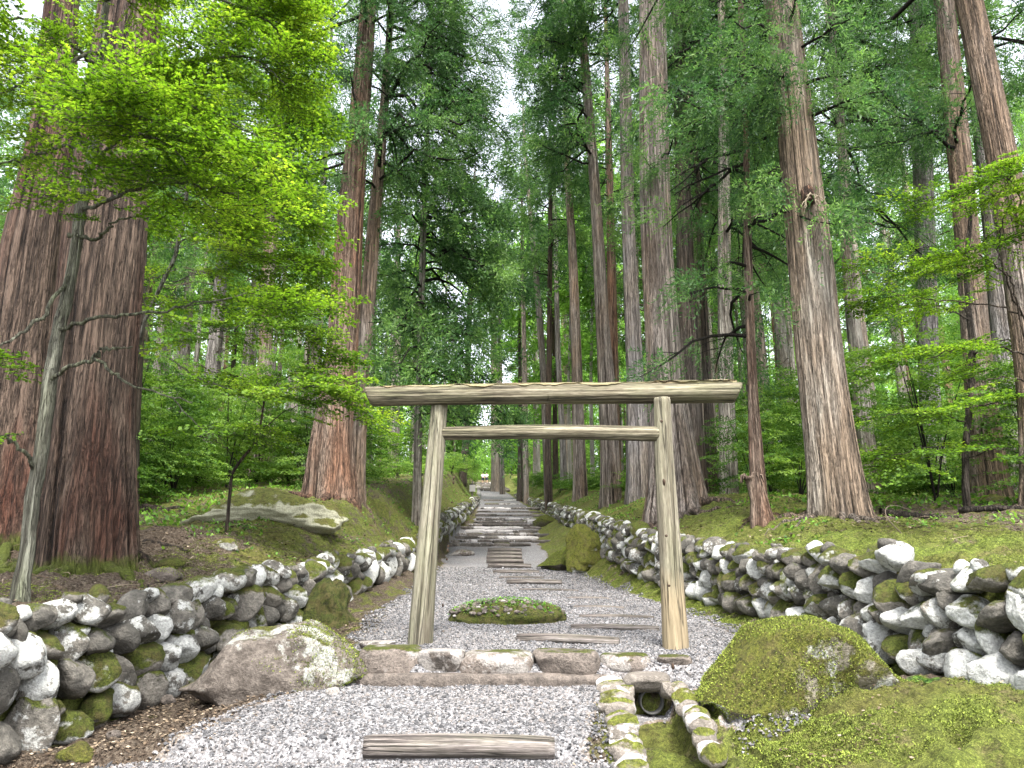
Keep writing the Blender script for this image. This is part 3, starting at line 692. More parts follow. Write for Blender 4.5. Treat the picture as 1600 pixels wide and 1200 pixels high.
for i in range(10):
    Y = 76 + i * 4.2; c = (xel(Y) + xer(Y)) / 2; n = 3
    for j in range(n):
        o = bpy.data.objects.new('flagstone', protoS[ri.randrange(8)]); C.objects.link(o); o.scale = (.75, .35, .17); o.rotation_euler = (0, 0, ri.uniform(-.1, .1))
        o.location = (c + (j - 1) * 1.4 + ri.uniform(-.1, .1), Y, zp(Y) + .03); tag(o, 'distant stone step slab at the top of the path near the two walkers', 'step slab', 'distant stone steps near the walkers')

# ---------------------------------------------------------------- drain beside the path
def edging(x0, y0, x1, y1, n, wpx, lab, grp, seed):
    r = random.Random(seed)
    for i in range(n):
        t = (i + .5) / n; t = t ** 1.25 if n else t
        px, py = x0 + (x1 - x0) * t, y0 + (y1 - y0) * t; c = hit(px, py); me, v, tt = ROCKS[r.randrange(14)]
        k = mpp(px, py, c[1]); o = bpy.data.objects.new('edging_stone', EDG[r.randrange(4)]); C.objects.link(o)
        o.scale = (wpx / 2 * k * r.uniform(.85, 1.1), .055 * r.uniform(.9, 1.15), .075); o.rotation_euler = (r.uniform(-.2, .2), r.uniform(-.15, .15), r.uniform(-.15, .25))
        o.location = (c[0] + r.uniform(-.015, .015), c[1], max(gz(c[0] + (-.15 if seed == 1 else .15), c[1]), c[2]) + .015); tag(o, lab, 'edging stone', grp)
EDG = []
for k in range(4):
    v, t = rock(4, 400 + k, .25, 5, .04); g = Geo(); g.add(v, tris=t); EDG.append(g.mesh('edging_stone', M_edging, True))
edging(958, 1072, 992, 1245, 15, 56, 'pale mossy cobble in the row edging the left side of the drain', 'cobbles edging the left side of the drain', 1)
edging(1062, 1082, 1120, 1245, 12, 42, 'pale cobble in the row edging the right side of the drain', 'cobbles edging the right side of the drain', 2)
def pipe():
    c = P(1019, 1097, 6.22); root = thing('drain_pipe', (c[0], c[1], c[2] - .09), 'dark round drain pipe mouth under a rough capstone, right of the path', 'drain pipe')
    ns = 36; th = np.arange(ns) / ns * 2 * math.pi; ro, ri_ = .095, .082; V = []
    for (r_, y) in ((ri_, 1.2), (ri_, 0), (ro, 0), (ro, 1.2)): V.append(np.stack([r_ * np.cos(th), np.full(ns, y), r_ * np.sin(th) + .09], -1))
    v = np.concatenate(V); q = []
    for k in range(3):
        for j in range(ns): q.append([k * ns + j, k * ns + (j + 1) % ns, (k + 1) * ns + (j + 1) % ns, (k + 1) * ns + j])
    g = Geo(); g.add(v, quads=q); a = NT('pipe'); link('pipe', g.mesh('pipe', a.fin((.045, .045, .043), None, .7), True), root)
    g = Geo(); d = np.stack([ri_ * np.cos(th), np.full(ns, 1.1), ri_ * np.sin(th) + .09], -1); g.add(np.concatenate([d, [[0, 1.1, .09]]]), tris=[[j, (j + 1) % ns, ns] for j in range(ns)])
    a = NT('pipe_shade'); link('back', g.mesh('back', a.fin((.01, .01, .01)), False), root)  # black disc: shade inside the pipe put into the colour
pipe()
for (x0, x1, yt, yf, Yf, dp, lab, sd_) in [(978, 1048, 1062, 1086, 6.12, .14, 'rough mossy capstone lying over the drain pipe mouth', 21), (972, 992, 1078, 1096, 6.1, .07, 'small pale stone left of the drain pipe mouth', 22),
        (1034, 1050, 1072, 1094, 6.1, .08, 'small dark stone right of the drain pipe mouth', 23)]:
    slab(lab, x0, x1, yt, yf, Yf, dp, M_edging, sd_, name='cap_stone', group=None)

# ---------------------------------------------------------------- the gate
def torii():
    YL, YR = 7.45, 7.35; bl = hit(655, 1006); br = hit(1057, 1014); bl = P(655, 1008, bl[1]); YL = bl[1]; br = P(1057, 1016, br[1]); YR = br[1]
    zl, zr = gz(bl[0], YL), gz(br[0], YR)
    root = thing('torii_gate', ((bl[0] + br[0]) / 2, (YL + YR) / 2, (zl + zr) / 2), 'weathered unpainted log gate with two posts and two crossbeams standing over the gravel path', 'torii gate')
    tl = P(687, 628, YL); trr = P(1033, 622, YR); kl, kr = mpp(655, 1000, YL), mpp(687, 640, YL)
    pl = log('post', (bl[0], YL, zl - .25), (tl[0], YL, tl[2]), 20 * kl, 12 * kr, M_post, None, None, parent=root, seed=3, rough=.07, bend=.03, ns=64, nz=90)
    pr = log('post', (br[0], YR, zr - .25), (trr[0], YR, trr[2]), 19.5 * kl, 12.2 * kr, M_postT, None, None, parent=root, seed=8, rough=.07, bend=-.03, ns=64, nz=90)
    pr['label'] = 'right post, tan and smooth near its base'; pl['label'] = 'left post, pale with dark knots'
    a = P(576, 620, YL); b = P(1154, 613, YR)
    top = log('top_beam', a, b, 15.3 * kr, 15.3 * kr, M_beam, None, None, parent=root, seed=12, rough=.07, bend=.006, ns=80, nz=160, slant=.42)
    a2 = P(686, 678, YL); b2 = P(1030, 678, YR); a2[1] += .0
    log('tie_beam', a2, b2, 10.3 * kr, 11 * kr, M_beam, None, None, parent=root, seed=17, rough=.07, bend=.02, ns=48, nz=90)
    # peeling layers of outer wood along the top of the beam
    A = Vector(a); B = Vector(b); L = (B - A).length
    for (s0, s1, th0, th1, off, sd_) in [(.02, .30, -1.0, .7, .006, 1), (.22, .62, -.6, .75, .012, 2), (.55, .80, -.7, .6, .006, 3), (.78, .998, -1.25, .55, .022, 4)]:
        nz, nt = 70, 14; z = np.linspace(s0 * L, s1 * L, nz); V = []
        w0 = fbm(z * 5, sd_, 0, sd_, 3) - .5; w1 = fbm(z * 5, sd_ + 7, 0, sd_, 3) - .5; u = np.linspace(0, 1, nt)
        tap = np.minimum(1, np.minimum(np.arange(nz), np.arange(nz)[::-1]) / 9)
        TH = (th0 + w0 * 1.0)[:, None] * tap[:, None] * (1 - u) + (th1 + w1 * 1.0)[:, None] * tap[:, None] * u
        bx = .006 * (np.sin(z / L * math.pi) + .35 * (fbm(z * 1.3, 12, 0, 12, 2) - .5))
        r_ = 15.3 * kr * 1.03 + off + .014 * (fbm(z[:, None] * 6, TH * 4, 0, sd_, 3) - .4)
        V = np.stack([r_ * np.cos(TH) + bx[:, None], r_ * np.sin(TH), np.broadcast_to(z[:, None], TH.shape)], -1)
        Vi = V.copy(); Vi[..., 0] = bx[:, None] + (r_ - .03) * np.cos(TH); Vi[..., 1] = (r_ - .03) * np.sin(TH)
        i = np.arange(nz - 1)[:, None] * nt; j = np.arange(nt - 1)[None]; q = np.stack([i + j, i + j + 1, i + nt + j + 1, i + nt + j], -1).reshape(-1, 4)
        g = Geo(); g.add(V.reshape(-1, 3), quads=q, rnd=.3); g.add(Vi.reshape(-1, 3), quads=q[:, ::-1], rnd=.3); N = nz * nt
        for jj in (0, nt - 1):
            ii = np.arange(nz - 1); g.q.append(np.stack([ii * nt + jj, (ii + 1) * nt + jj, (ii + 1) * nt + jj + N, ii * nt + jj + N], -1))
        o = link('peeling_wood', g.mesh('peeling_wood', M_peel, True), top)
    for (par, px, py, Y, rr) in [(pl, 679, 691, YL, .02), (pl, 677, 699, YL, .016), (pl, 672, 733, YL, .01), (pl, 664, 811, YL, .014), (pl, 667, 818, YL, .017), (pl, 668, 834, YL, .011), (pl, 662, 916, YL, .017),
                          (pr, 1036, 654, YR, .01), (pr, 1039, 733, YR, .024), (pr, 1043, 802, YR, .009), (pr, 1050, 866, YR, .008), (pr, 1058, 968, YR, .02)]:
        p = P(px, py, Y); f = np.clip((p[2] - zl) / 2.4, 0, 1); rad = (18 * kl) * (1 - f) + 10.5 * kr * f; v, t = rock(3, int(px), .3, 2, .1)
        v = v * [rr, .012, rr * 1.25]; g = Geo(); g.add(v, tris=t); o = link('knot', g.mesh('knot', M_knot, True), par)
        o.matrix_local = (Matrix.Translation(-root.location) @ Matrix.Identity(4)); 
        W = Matrix.Translation(Vector((p[0], Y - rad * .97, p[2]))); o.matrix_local = (Matrix.Translation(root.location) @ par.matrix_local).inverted() @ W
torii()

# ---------------------------------------------------------------- trees: materials
B_RED = bark('bark_red', (.028, .017, .012), (.125, .082, .06), (.30, .225, .175), (.23, .125, .08))
B_BROWN = bark('bark_brown', (.009, .006, .005), (.052, .034, .025), (.165, .118, .09), (.085, .036, .024), moss=.35)
B_TAN = bark('bark_tan', (.045, .036, .028), (.235, .20, .165), (.46, .42, .36), (.24, .18, .13))
B_GREY = bark('bark_grey', (.06, .051, .048), (.21, .188, .178), (.40, .37, .36), (.24, .20, .165))
B_PINK = bark('bark_pinkish', (.042, .033, .027), (.20, .162, .137), (.42, .36, .315), (.24, .17, .12))
B_DARK = bark('bark_dark', (.016, .013, .010), (.062, .050, .041), (.15, .125, .106), (.085, .06, .043))
B_MAPLE = bark('bark_maple', (.06, .055, .045), (.19, .185, .145), (.36, .355, .30), (.16, .17, .11), fine=.8)
B_TWIG = NT('twig').fin((.11, .085, .065))
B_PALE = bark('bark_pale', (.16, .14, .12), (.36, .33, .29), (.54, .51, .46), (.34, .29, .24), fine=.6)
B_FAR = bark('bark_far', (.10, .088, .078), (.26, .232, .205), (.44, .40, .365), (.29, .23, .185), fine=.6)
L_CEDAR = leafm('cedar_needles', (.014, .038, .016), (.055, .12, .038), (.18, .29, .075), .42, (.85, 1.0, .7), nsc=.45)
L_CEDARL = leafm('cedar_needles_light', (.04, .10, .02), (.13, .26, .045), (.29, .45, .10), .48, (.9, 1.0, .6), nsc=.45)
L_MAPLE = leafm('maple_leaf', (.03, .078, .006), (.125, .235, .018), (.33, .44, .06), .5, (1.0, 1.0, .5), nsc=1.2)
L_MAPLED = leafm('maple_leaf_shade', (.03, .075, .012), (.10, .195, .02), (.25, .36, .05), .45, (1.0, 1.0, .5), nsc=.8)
L_SHRUB = leafm('shrub_leaf', (.02, .055, .012), (.075, .16, .028), (.22, .34, .075), .42, (1.0, 1.0, .55), nsc=.7)

# ---------------------------------------------------------------- trees: generators
def trunk_mesh(name, pts, m, ns=48, ridge=.05, kf=5.0, flare=.35, seed=0, dz=.12, lobes=5, knots=()):
    """pts: (x,y,z,r) rows, local. fluted fibrous trunk with a buttressed foot"""
    pts = np.asarray(pts, float); z = [pts[0, 2]]
    while z[-1] < pts[-1, 2]: z.append(z[-1] + dz * (1 + max(0, z[-1] - 5) * .08))
    z = np.array(z); cx = np.interp(z, pts[:, 2], pts[:, 0]); cyy = np.interp(z, pts[:, 2], pts[:, 1]); r = np.interp(z, pts[:, 2], pts[:, 3])
    k = max(1, int(.8 / dz)); ker = np.ones(2 * k + 1) / (2 * k + 1)
    if len(z) > 4 * k:
        pad = lambda a: np.convolve(np.concatenate([np.linspace(a[0] - (a[k] - a[0]), a[0], k, endpoint=False), a, np.linspace(a[-1], a[-1] + (a[-1] - a[-k - 1]), k + 1)[1:]]), ker, 'valid')
        cx, cyy = pad(cx), pad(cyy)
    th = np.arange(ns) / ns * 2 * math.pi; c, s = np.cos(th)[None], np.sin(th)[None]; zz = z[:, None]
    zb = np.maximum(zz - 0, 0)
    rr = r[:, None] * np.ones(ns)
    r0 = pts[0, 3]; fl = np.exp(-zb / (r0 * 1.15))
    lob = .5 + .5 * np.cos(lobes * th + seed)[None] + .5 * (fbm(c * 1.5 + seed, s * 1.5, 0, seed, 2) - .5)
    rr = rr * (1 + flare * .6 * fl * (.2 + .8 * lob)) * (1 + .09 * (lob - .5) * np.exp(-zb / (r0 * 7)))
    wob = fbm(c * 1.2 + seed, s * 1.2, zz * .25, seed + 1, 2) - .5
    rid = 1 - np.abs(2 * vn(c * kf + seed + .6 * wob, s * kf, zz * .16, seed + 2) - 1); rid = np.clip(rid * 1.5, 0, 1) ** .6; rid2 = vn(c * kf * 2.6, s * kf * 2.6, zz * .7, seed + 5)
    rr = rr * (1 + .12 * wob) - ridge * (1 - rid) * 1.7 * np.minimum(1, rr) - ridge * .5 * rid2 * np.minimum(1, rr)
    v, q, t = rings(cx, cyy, z, rr)
    tint = np.concatenate([(.72 * rid + .38 * vn(c * kf * 1.3, s * kf * 1.3, zz * .12, seed + 8)).ravel(), [.5, .5]])
    g = Geo(); g.add(v, quads=q, tris=t, rnd=tint); return g

def frond_template(r, cords=9, per=12, L=.55, ll=.13, lw=.03, droop=.6, spread=.9):
    V = []; N = []
    for c in range(cords):
        d = np.array([r.uniform(.3, 1.0), r.normal() * spread * .6, r.normal() * .35 - .1]); d /= np.linalg.norm(d)
        o = np.array([r.uniform(-.1, .25), r.normal() * .12, r.normal() * .08]); n = per; tt = np.linspace(.1, 1, n)[:, None] * L * r.uniform(.6, 1.1)
        p = o + d * tt + np.array([0, 0, -droop])[None] * tt ** 2 / L
        side = np.cross(d, [0, 0, 1]); side /= np.linalg.norm(side) + 1e-9; up = np.cross(side, d)
        a = r.uniform(0, 6.28, n)[:, None]; lat = side * np.cos(a) + up * np.sin(a)
        ld = d * .75 + lat * .75 + np.array([0, 0, -.15]); ld /= np.linalg.norm(ld, axis=1)[:, None]
        w = np.cross(ld, r.normal(size=(n, 3))); w /= np.linalg.norm(w, axis=1)[:, None]
        ln = ll * r.uniform(.7, 1.3, (n, 1)); wd = lw * r.uniform(.7, 1.3, (n, 1))
        V.append(np.stack([p, p + ld * ln * .5 + w * wd, p + ld * ln, p + ld * ln * .5 - w * wd], 1))
    return np.concatenate(V)

def place(T, pos, az, tilt, sc, r):
    """T list of (n,4,3) templates -> one quad soup; returns (M*n,4,3), rnd"""
    out, rn = [], []
    which = r.integers(0, len(T), len(pos))
    for k, t in enumerate(T):
        i = np.where(which == k)[0]
        if not len(i): continue
        p, a, b, s = pos[i], az[i], tilt[i], sc[i]; q = t[None] * s[:, None, None, None]
        X, Y, Z = q[..., 0], q[..., 1], q[..., 2]; cb, sb = np.cos(b)[:, None, None], np.sin(b)[:, None, None]; X, Z = X * cb - Z * sb, X * sb + Z * cb
        ca, sa = np.cos(a)[:, None, None], np.sin(a)[:, None, None]; X, Y = X * ca - Y * sa, X * sa + Y * ca
        q = np.stack([X, Y, Z], -1) + p[:, None, None, :]
        out.append(q.reshape(-1, 4, 3)); base = r.random(len(i)); rn.append((base[:, None] * .6 + r.random((len(i), len(t))) * .4).reshape(-1))
    return np.concatenate(out), np.concatenate(rn)
def soup(g, q, rn): g.add(q.reshape(-1, 3), quads=np.arange(len(q) * 4).reshape(-1, 4), rnd=np.repeat(rn, 4))

rt = np.random.default_rng(77)
FR = [frond_template(rt, 15, 16, .6, .085, .011) for _ in range(6)]
FRB = [frond_template(rt, 11, 11, .8, .16, .022, droop=.5) for _ in range(5)]
FRC = [frond_template(rt, 9, 8, 1.1, .30, .05, droop=.45) for _ in range(4)]

def crown_geo(seed, z0, z1, rad, nb, T, axis=None, fsc=1.0, per_m=1.35, inner=.3, droop=.28, dens=1.0, azr=(0, 6.283), bare=.0, prof=None):
    """branches + foliage in tree-local coordinates; axis(z)->(x,y)"""
    r = np.random.default_rng(seed); gb, gf = Geo(), Geo(); Pp, A, Tt, S = [], [], [], []
    axis = axis or (lambda z: (0, 0)); prof = prof or (lambda t: 1.0 if t < .35 else 1.0 - .85 * (t - .35) / .65)
    for i in range(nb):
        t = ((i + r.random()) / nb) ** .9; z = z0 + (z1 - z0) * t; az = r.uniform(*azr); L = rad * prof(t) * r.uniform(.55, 1.15)
        if L < .4: L = .4
        ax, ay = axis(z); n = 7; u = np.linspace(0, 1, n); az2 = az + r.normal() * .25
        dx = np.cos(az + (az2 - az) * u); dy = np.sin(az + (az2 - az) * u)
        up = r.uniform(-.05, .35)
        zz = z + L * (up * u - droop * 1.6 * u ** 2 + .18 * u ** 3.5 * r.uniform(.3, 1.5)) + r.normal(size=n) * .03 * L
        pts = np.stack([ax + dx * L * u, ay + dy * L * u, zz], -1)
        tube(gb, pts, np.linspace(.018 + .011 * L, .008, n), 5)
        if r.random() < bare: 
            for _ in range(4):
                u0 = r.uniform(.3, .9); p0 = np.array([np.interp(u0, u, pts[:, k]) for k in range(3)]); d = r.normal(size=3) * [.4, .4, .25] * L * .4
                tube(gb, [p0, p0 + d * .6, p0 + d + [0, 0, -.1]], [.01, .007, .004], 3)
            continue
        m = max(2, int(L * per_m * dens * 2.0)); uu = inner + (1.05 - inner) * r.random(m) ** .8
        c = np.stack([np.interp(uu, u, pts[:, k]) for k in range(3)], -1)
        lat = r.normal(size=m) * .30 * L * (.25 + .5 * np.sin(np.clip(uu, 0, 1) * 3.0)); c[:, 0] += -np.sin(az) * lat; c[:, 1] += np.cos(az) * lat; c[:, 2] += r.normal(size=m) * .12 * fsc - .1 * np.abs(lat)
        Pp.append(c); A.append(az + r.normal(size=m) * .5 + np.sign(lat) * .5); Tt.append(r.normal(size=m) * .3 - .15); S.append(r.uniform(.7, 1.25, m) * fsc)
        for _ in range(2):
            u0 = r.uniform(.3, .8); p0 = np.array([np.interp(u0, u, pts[:, k]) for k in range(3)]); sg = r.choice([-1, 1]); d = np.array([np.cos(az + sg * .8), np.sin(az + sg * .8), -.2]) * L * .3
            tube(gb, [p0, p0 + d * .5 + [0, 0, .03], p0 + d], [.012, .008, .004], 3)
    if Pp:
        q, rn = place(T, np.concatenate(Pp), np.concatenate(A), np.concatenate(Tt), np.concatenate(S), r); soup(gf, q, rn)
    return gb, gf

# ---------------------------------------------------------------- the big cedars that the photograph shows one by one
def cedar(label, cat, Y, px, m, crown=None, ns=64, ridge=.05, kf=5, flare=.35, lobes=5, H=None, seed=0, dz=.12, name='cedar_tree', group=None, leaf=None, base_up=0, yoff=None, boughs=()):
    """px: rows (x, y, width) in photo pixels at depth Y, from the foot up"""
    x0 = P(px[0][0], px[0][1], Y)[0]; zb = gz(x0, Y); L0 = np.array([x0, Y, zb - .05]); pts = []
    for i, (x, y, wd) in enumerate(px):
        p = P(x, y, Y); r_ = wd / 2 * mpp(x, y, Y)
        if i == 0: p[2] = zb - .25
        pts.append([p[0] - x0, 0, p[2] - L0[2], r_])
    pts.sort(key=lambda a: a[2])
    if H and pts[-1][2] < H:
        a, b = pts[-2], pts[-1]; f = (H - b[2]); sx = (b[0] - a[0]) / max(b[2] - a[2], .1)
        pts.append([b[0] + sx * f * .5, 0, H, .06])
    pts = np.array(pts)
    root = thing(name, L0, label, cat, group)
    g = trunk_mesh('trunk', pts, m, ns, ridge, kf, flare, seed, dz, lobes); tr = link('trunk', g.mesh('trunk', m, True), root)
    ax = lambda z: (np.interp(z, pts[:, 2], pts[:, 0]), 0)
    lf = leaf or L_CEDAR
    if Y < 18.7 and pts[0][3] > .13:
        GR = Geo(); r = np.random.default_rng(seed + 50); rr0 = pts[0][3]
        for i in range(9):
            az = -1.57 + r.uniform(-2.2, 2.2); L = rr0 * r.uniform(1.3, 2.6) + .15; u = np.linspace(0, 1, 14); a_ = az + np.cumsum(r.normal(size=14) * .10); xs = np.cumsum(np.cos(a_)) * L / 14 + rr0 * .75 * math.cos(az); ys = np.cumsum(np.sin(a_)) * L / 14 + rr0 * .75 * math.sin(az)
            zs = ground(xs + x0, ys + Y) - L0[2] + .05 * (1 - u) * rr0 / .5 - .01 - .03 * u
            tube(GR, np.stack([xs, ys, zs], -1), np.linspace(.12 * rr0 + .012, .012, 14) * (1 + .15 * r.normal(size=14)), 8, rnd=.55)
        link('roots', GR.mesh('roots', m, True), root)
    for c in (crown if isinstance(crown, list) else [crown] if crown else []):
        gb, gf = crown_geo(axis=ax, **c)
        if gb.n: br = link('branches', gb.mesh('branches', B_DARK, True), root)
        if gf.n: link('crown', gf.mesh('crown', lf, False), root)
    for (bx, by, dY, rad_px, cnt, fs) in boughs:      # foliage masses where the photograph shows them, carried by a branch from this trunk
        GB, GF = Geo(), Geo()
        c = P(bx, by, Y + dY) - L0; rd = rad_px * mpp(bx, by, Y); r = np.random.default_rng(int(bx * 7 + by))
        zt = c[2] + r.uniform(-.1, .5); a0 = np.array([ax(zt)[0], 0, zt]); u = np.linspace(0, 1, 8)[:, None]
        tube(GB, a0 + (c - a0) * u + np.array([0, 0, 1]) * (np.sin(u * 3.1) * .12 * np.linalg.norm(c - a0)), np.linspace(.05, .012, 8), 5)
        dd = r.normal(size=(cnt, 3)) * [.55, .55, .42] * rd
        for _ in range(5):
            e = c + dd[r.integers(0, cnt)]; tube(GB, [c, (c + e) / 2 + [0, 0, .1], e], [.015, .01, .005], 3)
        q, rn = place(FR if Y < 21 else FRB, c + dd, r.uniform(0, 6.28, cnt), r.normal(size=cnt) * .3 - .25, r.uniform(.7, 1.2, cnt) * fs, r); soup(GF, q, rn)
        o = link('bough', GB.mesh('bough', B_DARK, True), root); link('needles', GF.mesh('needles', lf, False), o)
    return root, pts
def cr(seed, z0, z1, rad, nb, T=None, **k): return dict(seed=seed, z0=z0, z1=z1, rad=rad, nb=nb, T=T or FR, **k)

cedar('massive red-brown cedar trunk nearest the camera at the left, its foot flaring on bare soil', 'cedar tree', 8.6,
      [(128, 905, 150), (131, 800, 148), (137, 700, 134), (141, 600, 126), (152, 500, 122), (161, 400, 120), (170, 300, 112), (188, 150, 100), (205, 0, 88)], B_BROWN, None, 460, .095, 9, .30, 6, 26, 1, .05)
cedar('huge cedar trunk at the far left edge, behind the biggest trunk', 'cedar tree', 9.9,
      [(14, 870, 128), (18, 760, 112), (27, 600, 96), (45, 400, 84), (66, 300, 74), (84, 200, 62), (96, 0, 48)], B_BROWN, None, 340, .085, 8, .3, 5, 26, 2, .07)
cedar('straight dark cedar rising behind the biggest left trunk, seen above it', 'cedar tree', 15, [(165, 800, 90), (215, 100, 52), (232, 0, 46)], B_DARK, cr(31, 11, 24, 3.2, 40, droop=.3), 60, .05, 5, .2, 5, 26, 3)
cedar('orange-red barked cedar on the left of the path with a thick flared foot', 'cedar tree', 17.5,
      [(519, 775, 74), (517, 700, 66), (524, 640, 56), (530, 600, 50), (538, 500, 47), (543, 400, 44), (550, 300, 38), (560, 200, 33), (572, 60, 27), (576, 0, 24)], B_RED,
      [cr(41, 12.6, 24, 3.7, 60, droop=.32, bare=.15), cr(42, 8.5, 12.6, 2.4, 12, bare=.6)], 220, .05, 9, .38, 6, 27, 4, .07)
cedar('slender grey-brown cedar growing against the right side of the orange-red cedar', 'cedar tree', 18.6,
      [(556, 776, 28), (563, 600, 24), (574, 480, 25), (584, 350, 20), (598, 200, 15), (608, 60, 11)], B_PINK,
      [cr(43, 8.2, 22, 3.7, 80, droop=.36, azr=(-1.9, 1.5), bare=.05)], 80, .05, 5, .3, 5, 25, 5)
cedar('slim pale-stemmed cedar left of the gate post with a dense dark hanging crown', 'cedar tree', 21,
      [(652, 782, 15), (655, 600, 11), (659, 450, 10), (664, 300, 9), (672, 100, 6)], B_TAN,
      [cr(44, 3.2, 19, 3.1, 120, FRB, droop=.42, inner=.15, bare=.05, per_m=1.7, azr=(-2.2, 2.2), fsc=.9)], 40, .03, 4, .3, 4, 20, 6)
cedar('pale thin cedar trunk between the maple leaves and the orange-red cedar', 'cedar tree', 34, [(487, 760, 13), (495, 520, 12), (505, 290, 9)], B_GREY, cr(45, 12, 24, 2.8, 40, FRB), 30, .04, 4, .2, 4, 26, 7)
cedar('short-looking reddish cedar trunk standing left of the pale flat rock', 'cedar tree', 25, [(411, 762, 30), (413, 660, 25), (414, 560, 22), (424, 300, 17), (448, 100, 13)], B_PINK, cr(46, 11.5, 27, 3.6, 60, FRB, bare=.2), 60, .05, 5, .3, 5, 29, 8)
cedar('tall narrow cedar just right of the gate beam centre with light brown bark', 'cedar tree', 33, [(907, 776, 23), (902, 600, 18), (895, 400, 14), (888, 290, 11), (884, 180, 8)], B_PINK, cr(47, 14.5, 26, 2.2, 50, FRB), 40, .05, 4, .3, 5, 28, 9)
cedar('curved grey-brown cedar trunk left of the pair of grey cedars', 'cedar tree', 24.5,
      [(955, 786, 34), (953, 700, 30), (948, 600, 27), (941, 500, 21), (936, 400, 19), (930, 300, 17), (922, 200, 15), (914, 100, 14), (906, 0, 11)], B_PINK,
      [cr(48, 12.2, 21, 3.0, 40, FRB, droop=.22, bare=.15, azr=(1.8, 4.4)), cr(49, 16, 26, 3.2, 40, FRB)], 90, .05, 5, .3, 5, 28, 10)
cedar('thin reddish cedar between the curved cedar and the lilac-grey cedar', 'cedar tree', 33, [(962, 780, 20), (958, 600, 17), (956, 450, 15), (954, 330, 12)], B_RED, cr(50, 13, 26, 2.6, 40, FRB), 40, .05, 4, .2, 5, 28, 11)
cedar('smooth lilac-grey cedar trunk directly left of the widest cedar right of the path', 'cedar tree', 22,
      [(1001, 792, 46), (998, 700, 40), (993, 600, 28), (988, 500, 25), (983, 400, 21), (980, 300, 20), (978, 180, 19), (975, 40, 17)], B_GREY, cr(51, 17, 29, 3.4, 50, FRB), 100, .035, 6, .3, 5, 31, 12)
cedar('widest pinkish-grey cedar behind the right gate post, foot spreading to the right', 'cedar tree', 15.6,
      [(1056, 785, 92), (1050, 700, 72), (1040, 600, 57), (1033, 500, 54), (1027, 400, 49), (1023, 300, 47), (1021, 150, 44), (1019, 0, 41)], B_PINK,
      [cr(52, 17, 30, 4, 40), cr(53, 7.7, 8.4, 1.5, 3, droop=.1)], 260, .04, 10, .42, 5, 32, 13, .07, boughs=[(1028, 268, -.6, 22, 10, .5)])
cedar('dark brown cedar trunk hidden partly behind the widest cedar', 'cedar tree', 21.5, [(1084, 752, 40), (1078, 600, 33), (1072, 450, 29), (1068, 330, 26), (1062, 100, 18)], B_DARK, cr(54, 10.5, 26, 3.2, 60, FRB, azr=(-1.8, 1.6)), 60, .05, 5, .25, 5, 28, 14)
cedar('thin blackish cedar trunk between the widest cedar and the orange-footed one', 'cedar tree', 25, [(1112, 745, 20), (1105, 600, 14), (1098, 440, 11)], B_DARK, cr(55, 9, 24, 2.8, 60, FRB), 40, .05, 4, .25, 5, 26, 15)
cedar('slim orange-footed cedar just right of the gate beam end', 'cedar tree', 19.5, [(1137, 740, 29), (1135, 620, 25), (1133, 500, 22), (1132, 400, 20), (1131, 240, 17), (1130, 80, 13)], B_TAN,
      [cr(56, 7.2, 23, 3.0, 66, droop=.35, bare=.15, azr=(-1.5, 3.3))], 60, .045, 4.5, .25, 5, 24, 16)
cedar('crooked thin trunk with peeling red bark and a broken stump at its foot', 'cedar tree', 12.2, [(1189, 815, 30), (1184, 745, 25), (1180, 690, 21), (1176, 600, 15), (1171, 480, 14), (1167, 330, 12), (1166, 200, 9)], B_RED,
      [cr(57, 3.0, 12.5, 1.9, 44, droop=.4, bare=.4, inner=.35)], 60, .07, 3, .45, 3, 13.5, 17, .05)
cedar('big pale-ridged cedar right of the gate with a torn knot halfway up', 'cedar tree', 11.3,
      [(1313, 812, 92), (1303, 740, 84), (1296, 680, 79), (1285, 600, 74), (1274, 500, 71), (1266, 400, 68), (1254, 300, 63), (1243, 190, 56), (1232, 90, 51), (1219, 0, 50)], B_TAN,
      [cr(58, 6.6, 9.6, 2.4, 16, droop=.35, inner=.1), cr(59, 10.5, 22, 4, 36)], 320, .042, 10, .36, 6, 24, 18, .05,
      boughs=[(1225, 120, -.7, 60, 24, .62), (1185, 180, -.3, 66, 22, .62), (1300, 120, -.6, 60, 18, .6), (1310, 200, .2, 60, 16, .6), (1170, 300, .2, 55, 18, .6), (1190, 60, .2, 60, 20, .6)])
cedar('cedar with pale flaking orange bark behind the big pale-ridged cedar', 'cedar tree', 18.5, [(1357, 735, 34), (1349, 660, 27), (1342, 580, 24), (1330, 480, 20), (1321, 350, 17), (1314, 200, 13)], B_TAN,
      [cr(60, 7, 24, 3.2, 64, droop=.35, azr=(-1.8, 1.8))], 60, .045, 4, .25, 5, 25, 19)
cedar('pale upright cedar trunk in the gap between crowns at the upper right', 'cedar tree', 22, [(1462, 780, 36), (1452, 600, 30), (1446, 400, 30), (1440, 200, 28), (1436, 80, 22)], B_GREY, cr(61, 11, 26, 3.4, 60, FRB), 70, .045, 5, .25, 5, 27, 20)
cedar('tall cedar just left of the leaning rightmost trunk, with a dark bare bough', 'cedar tree', 15.5, [(1548, 790, 58), (1530, 600, 42), (1514, 400, 36), (1502, 280, 34), (1490, 150, 31), (1475, 0, 28)], B_PINK,
      [cr(62, 8.0, 9.5, 3, 12, droop=.15, azr=(1.8, 4.4)), cr(63, 13, 24, 3.8, 40)], 100, .05, 5, .3, 5, 26, 21)
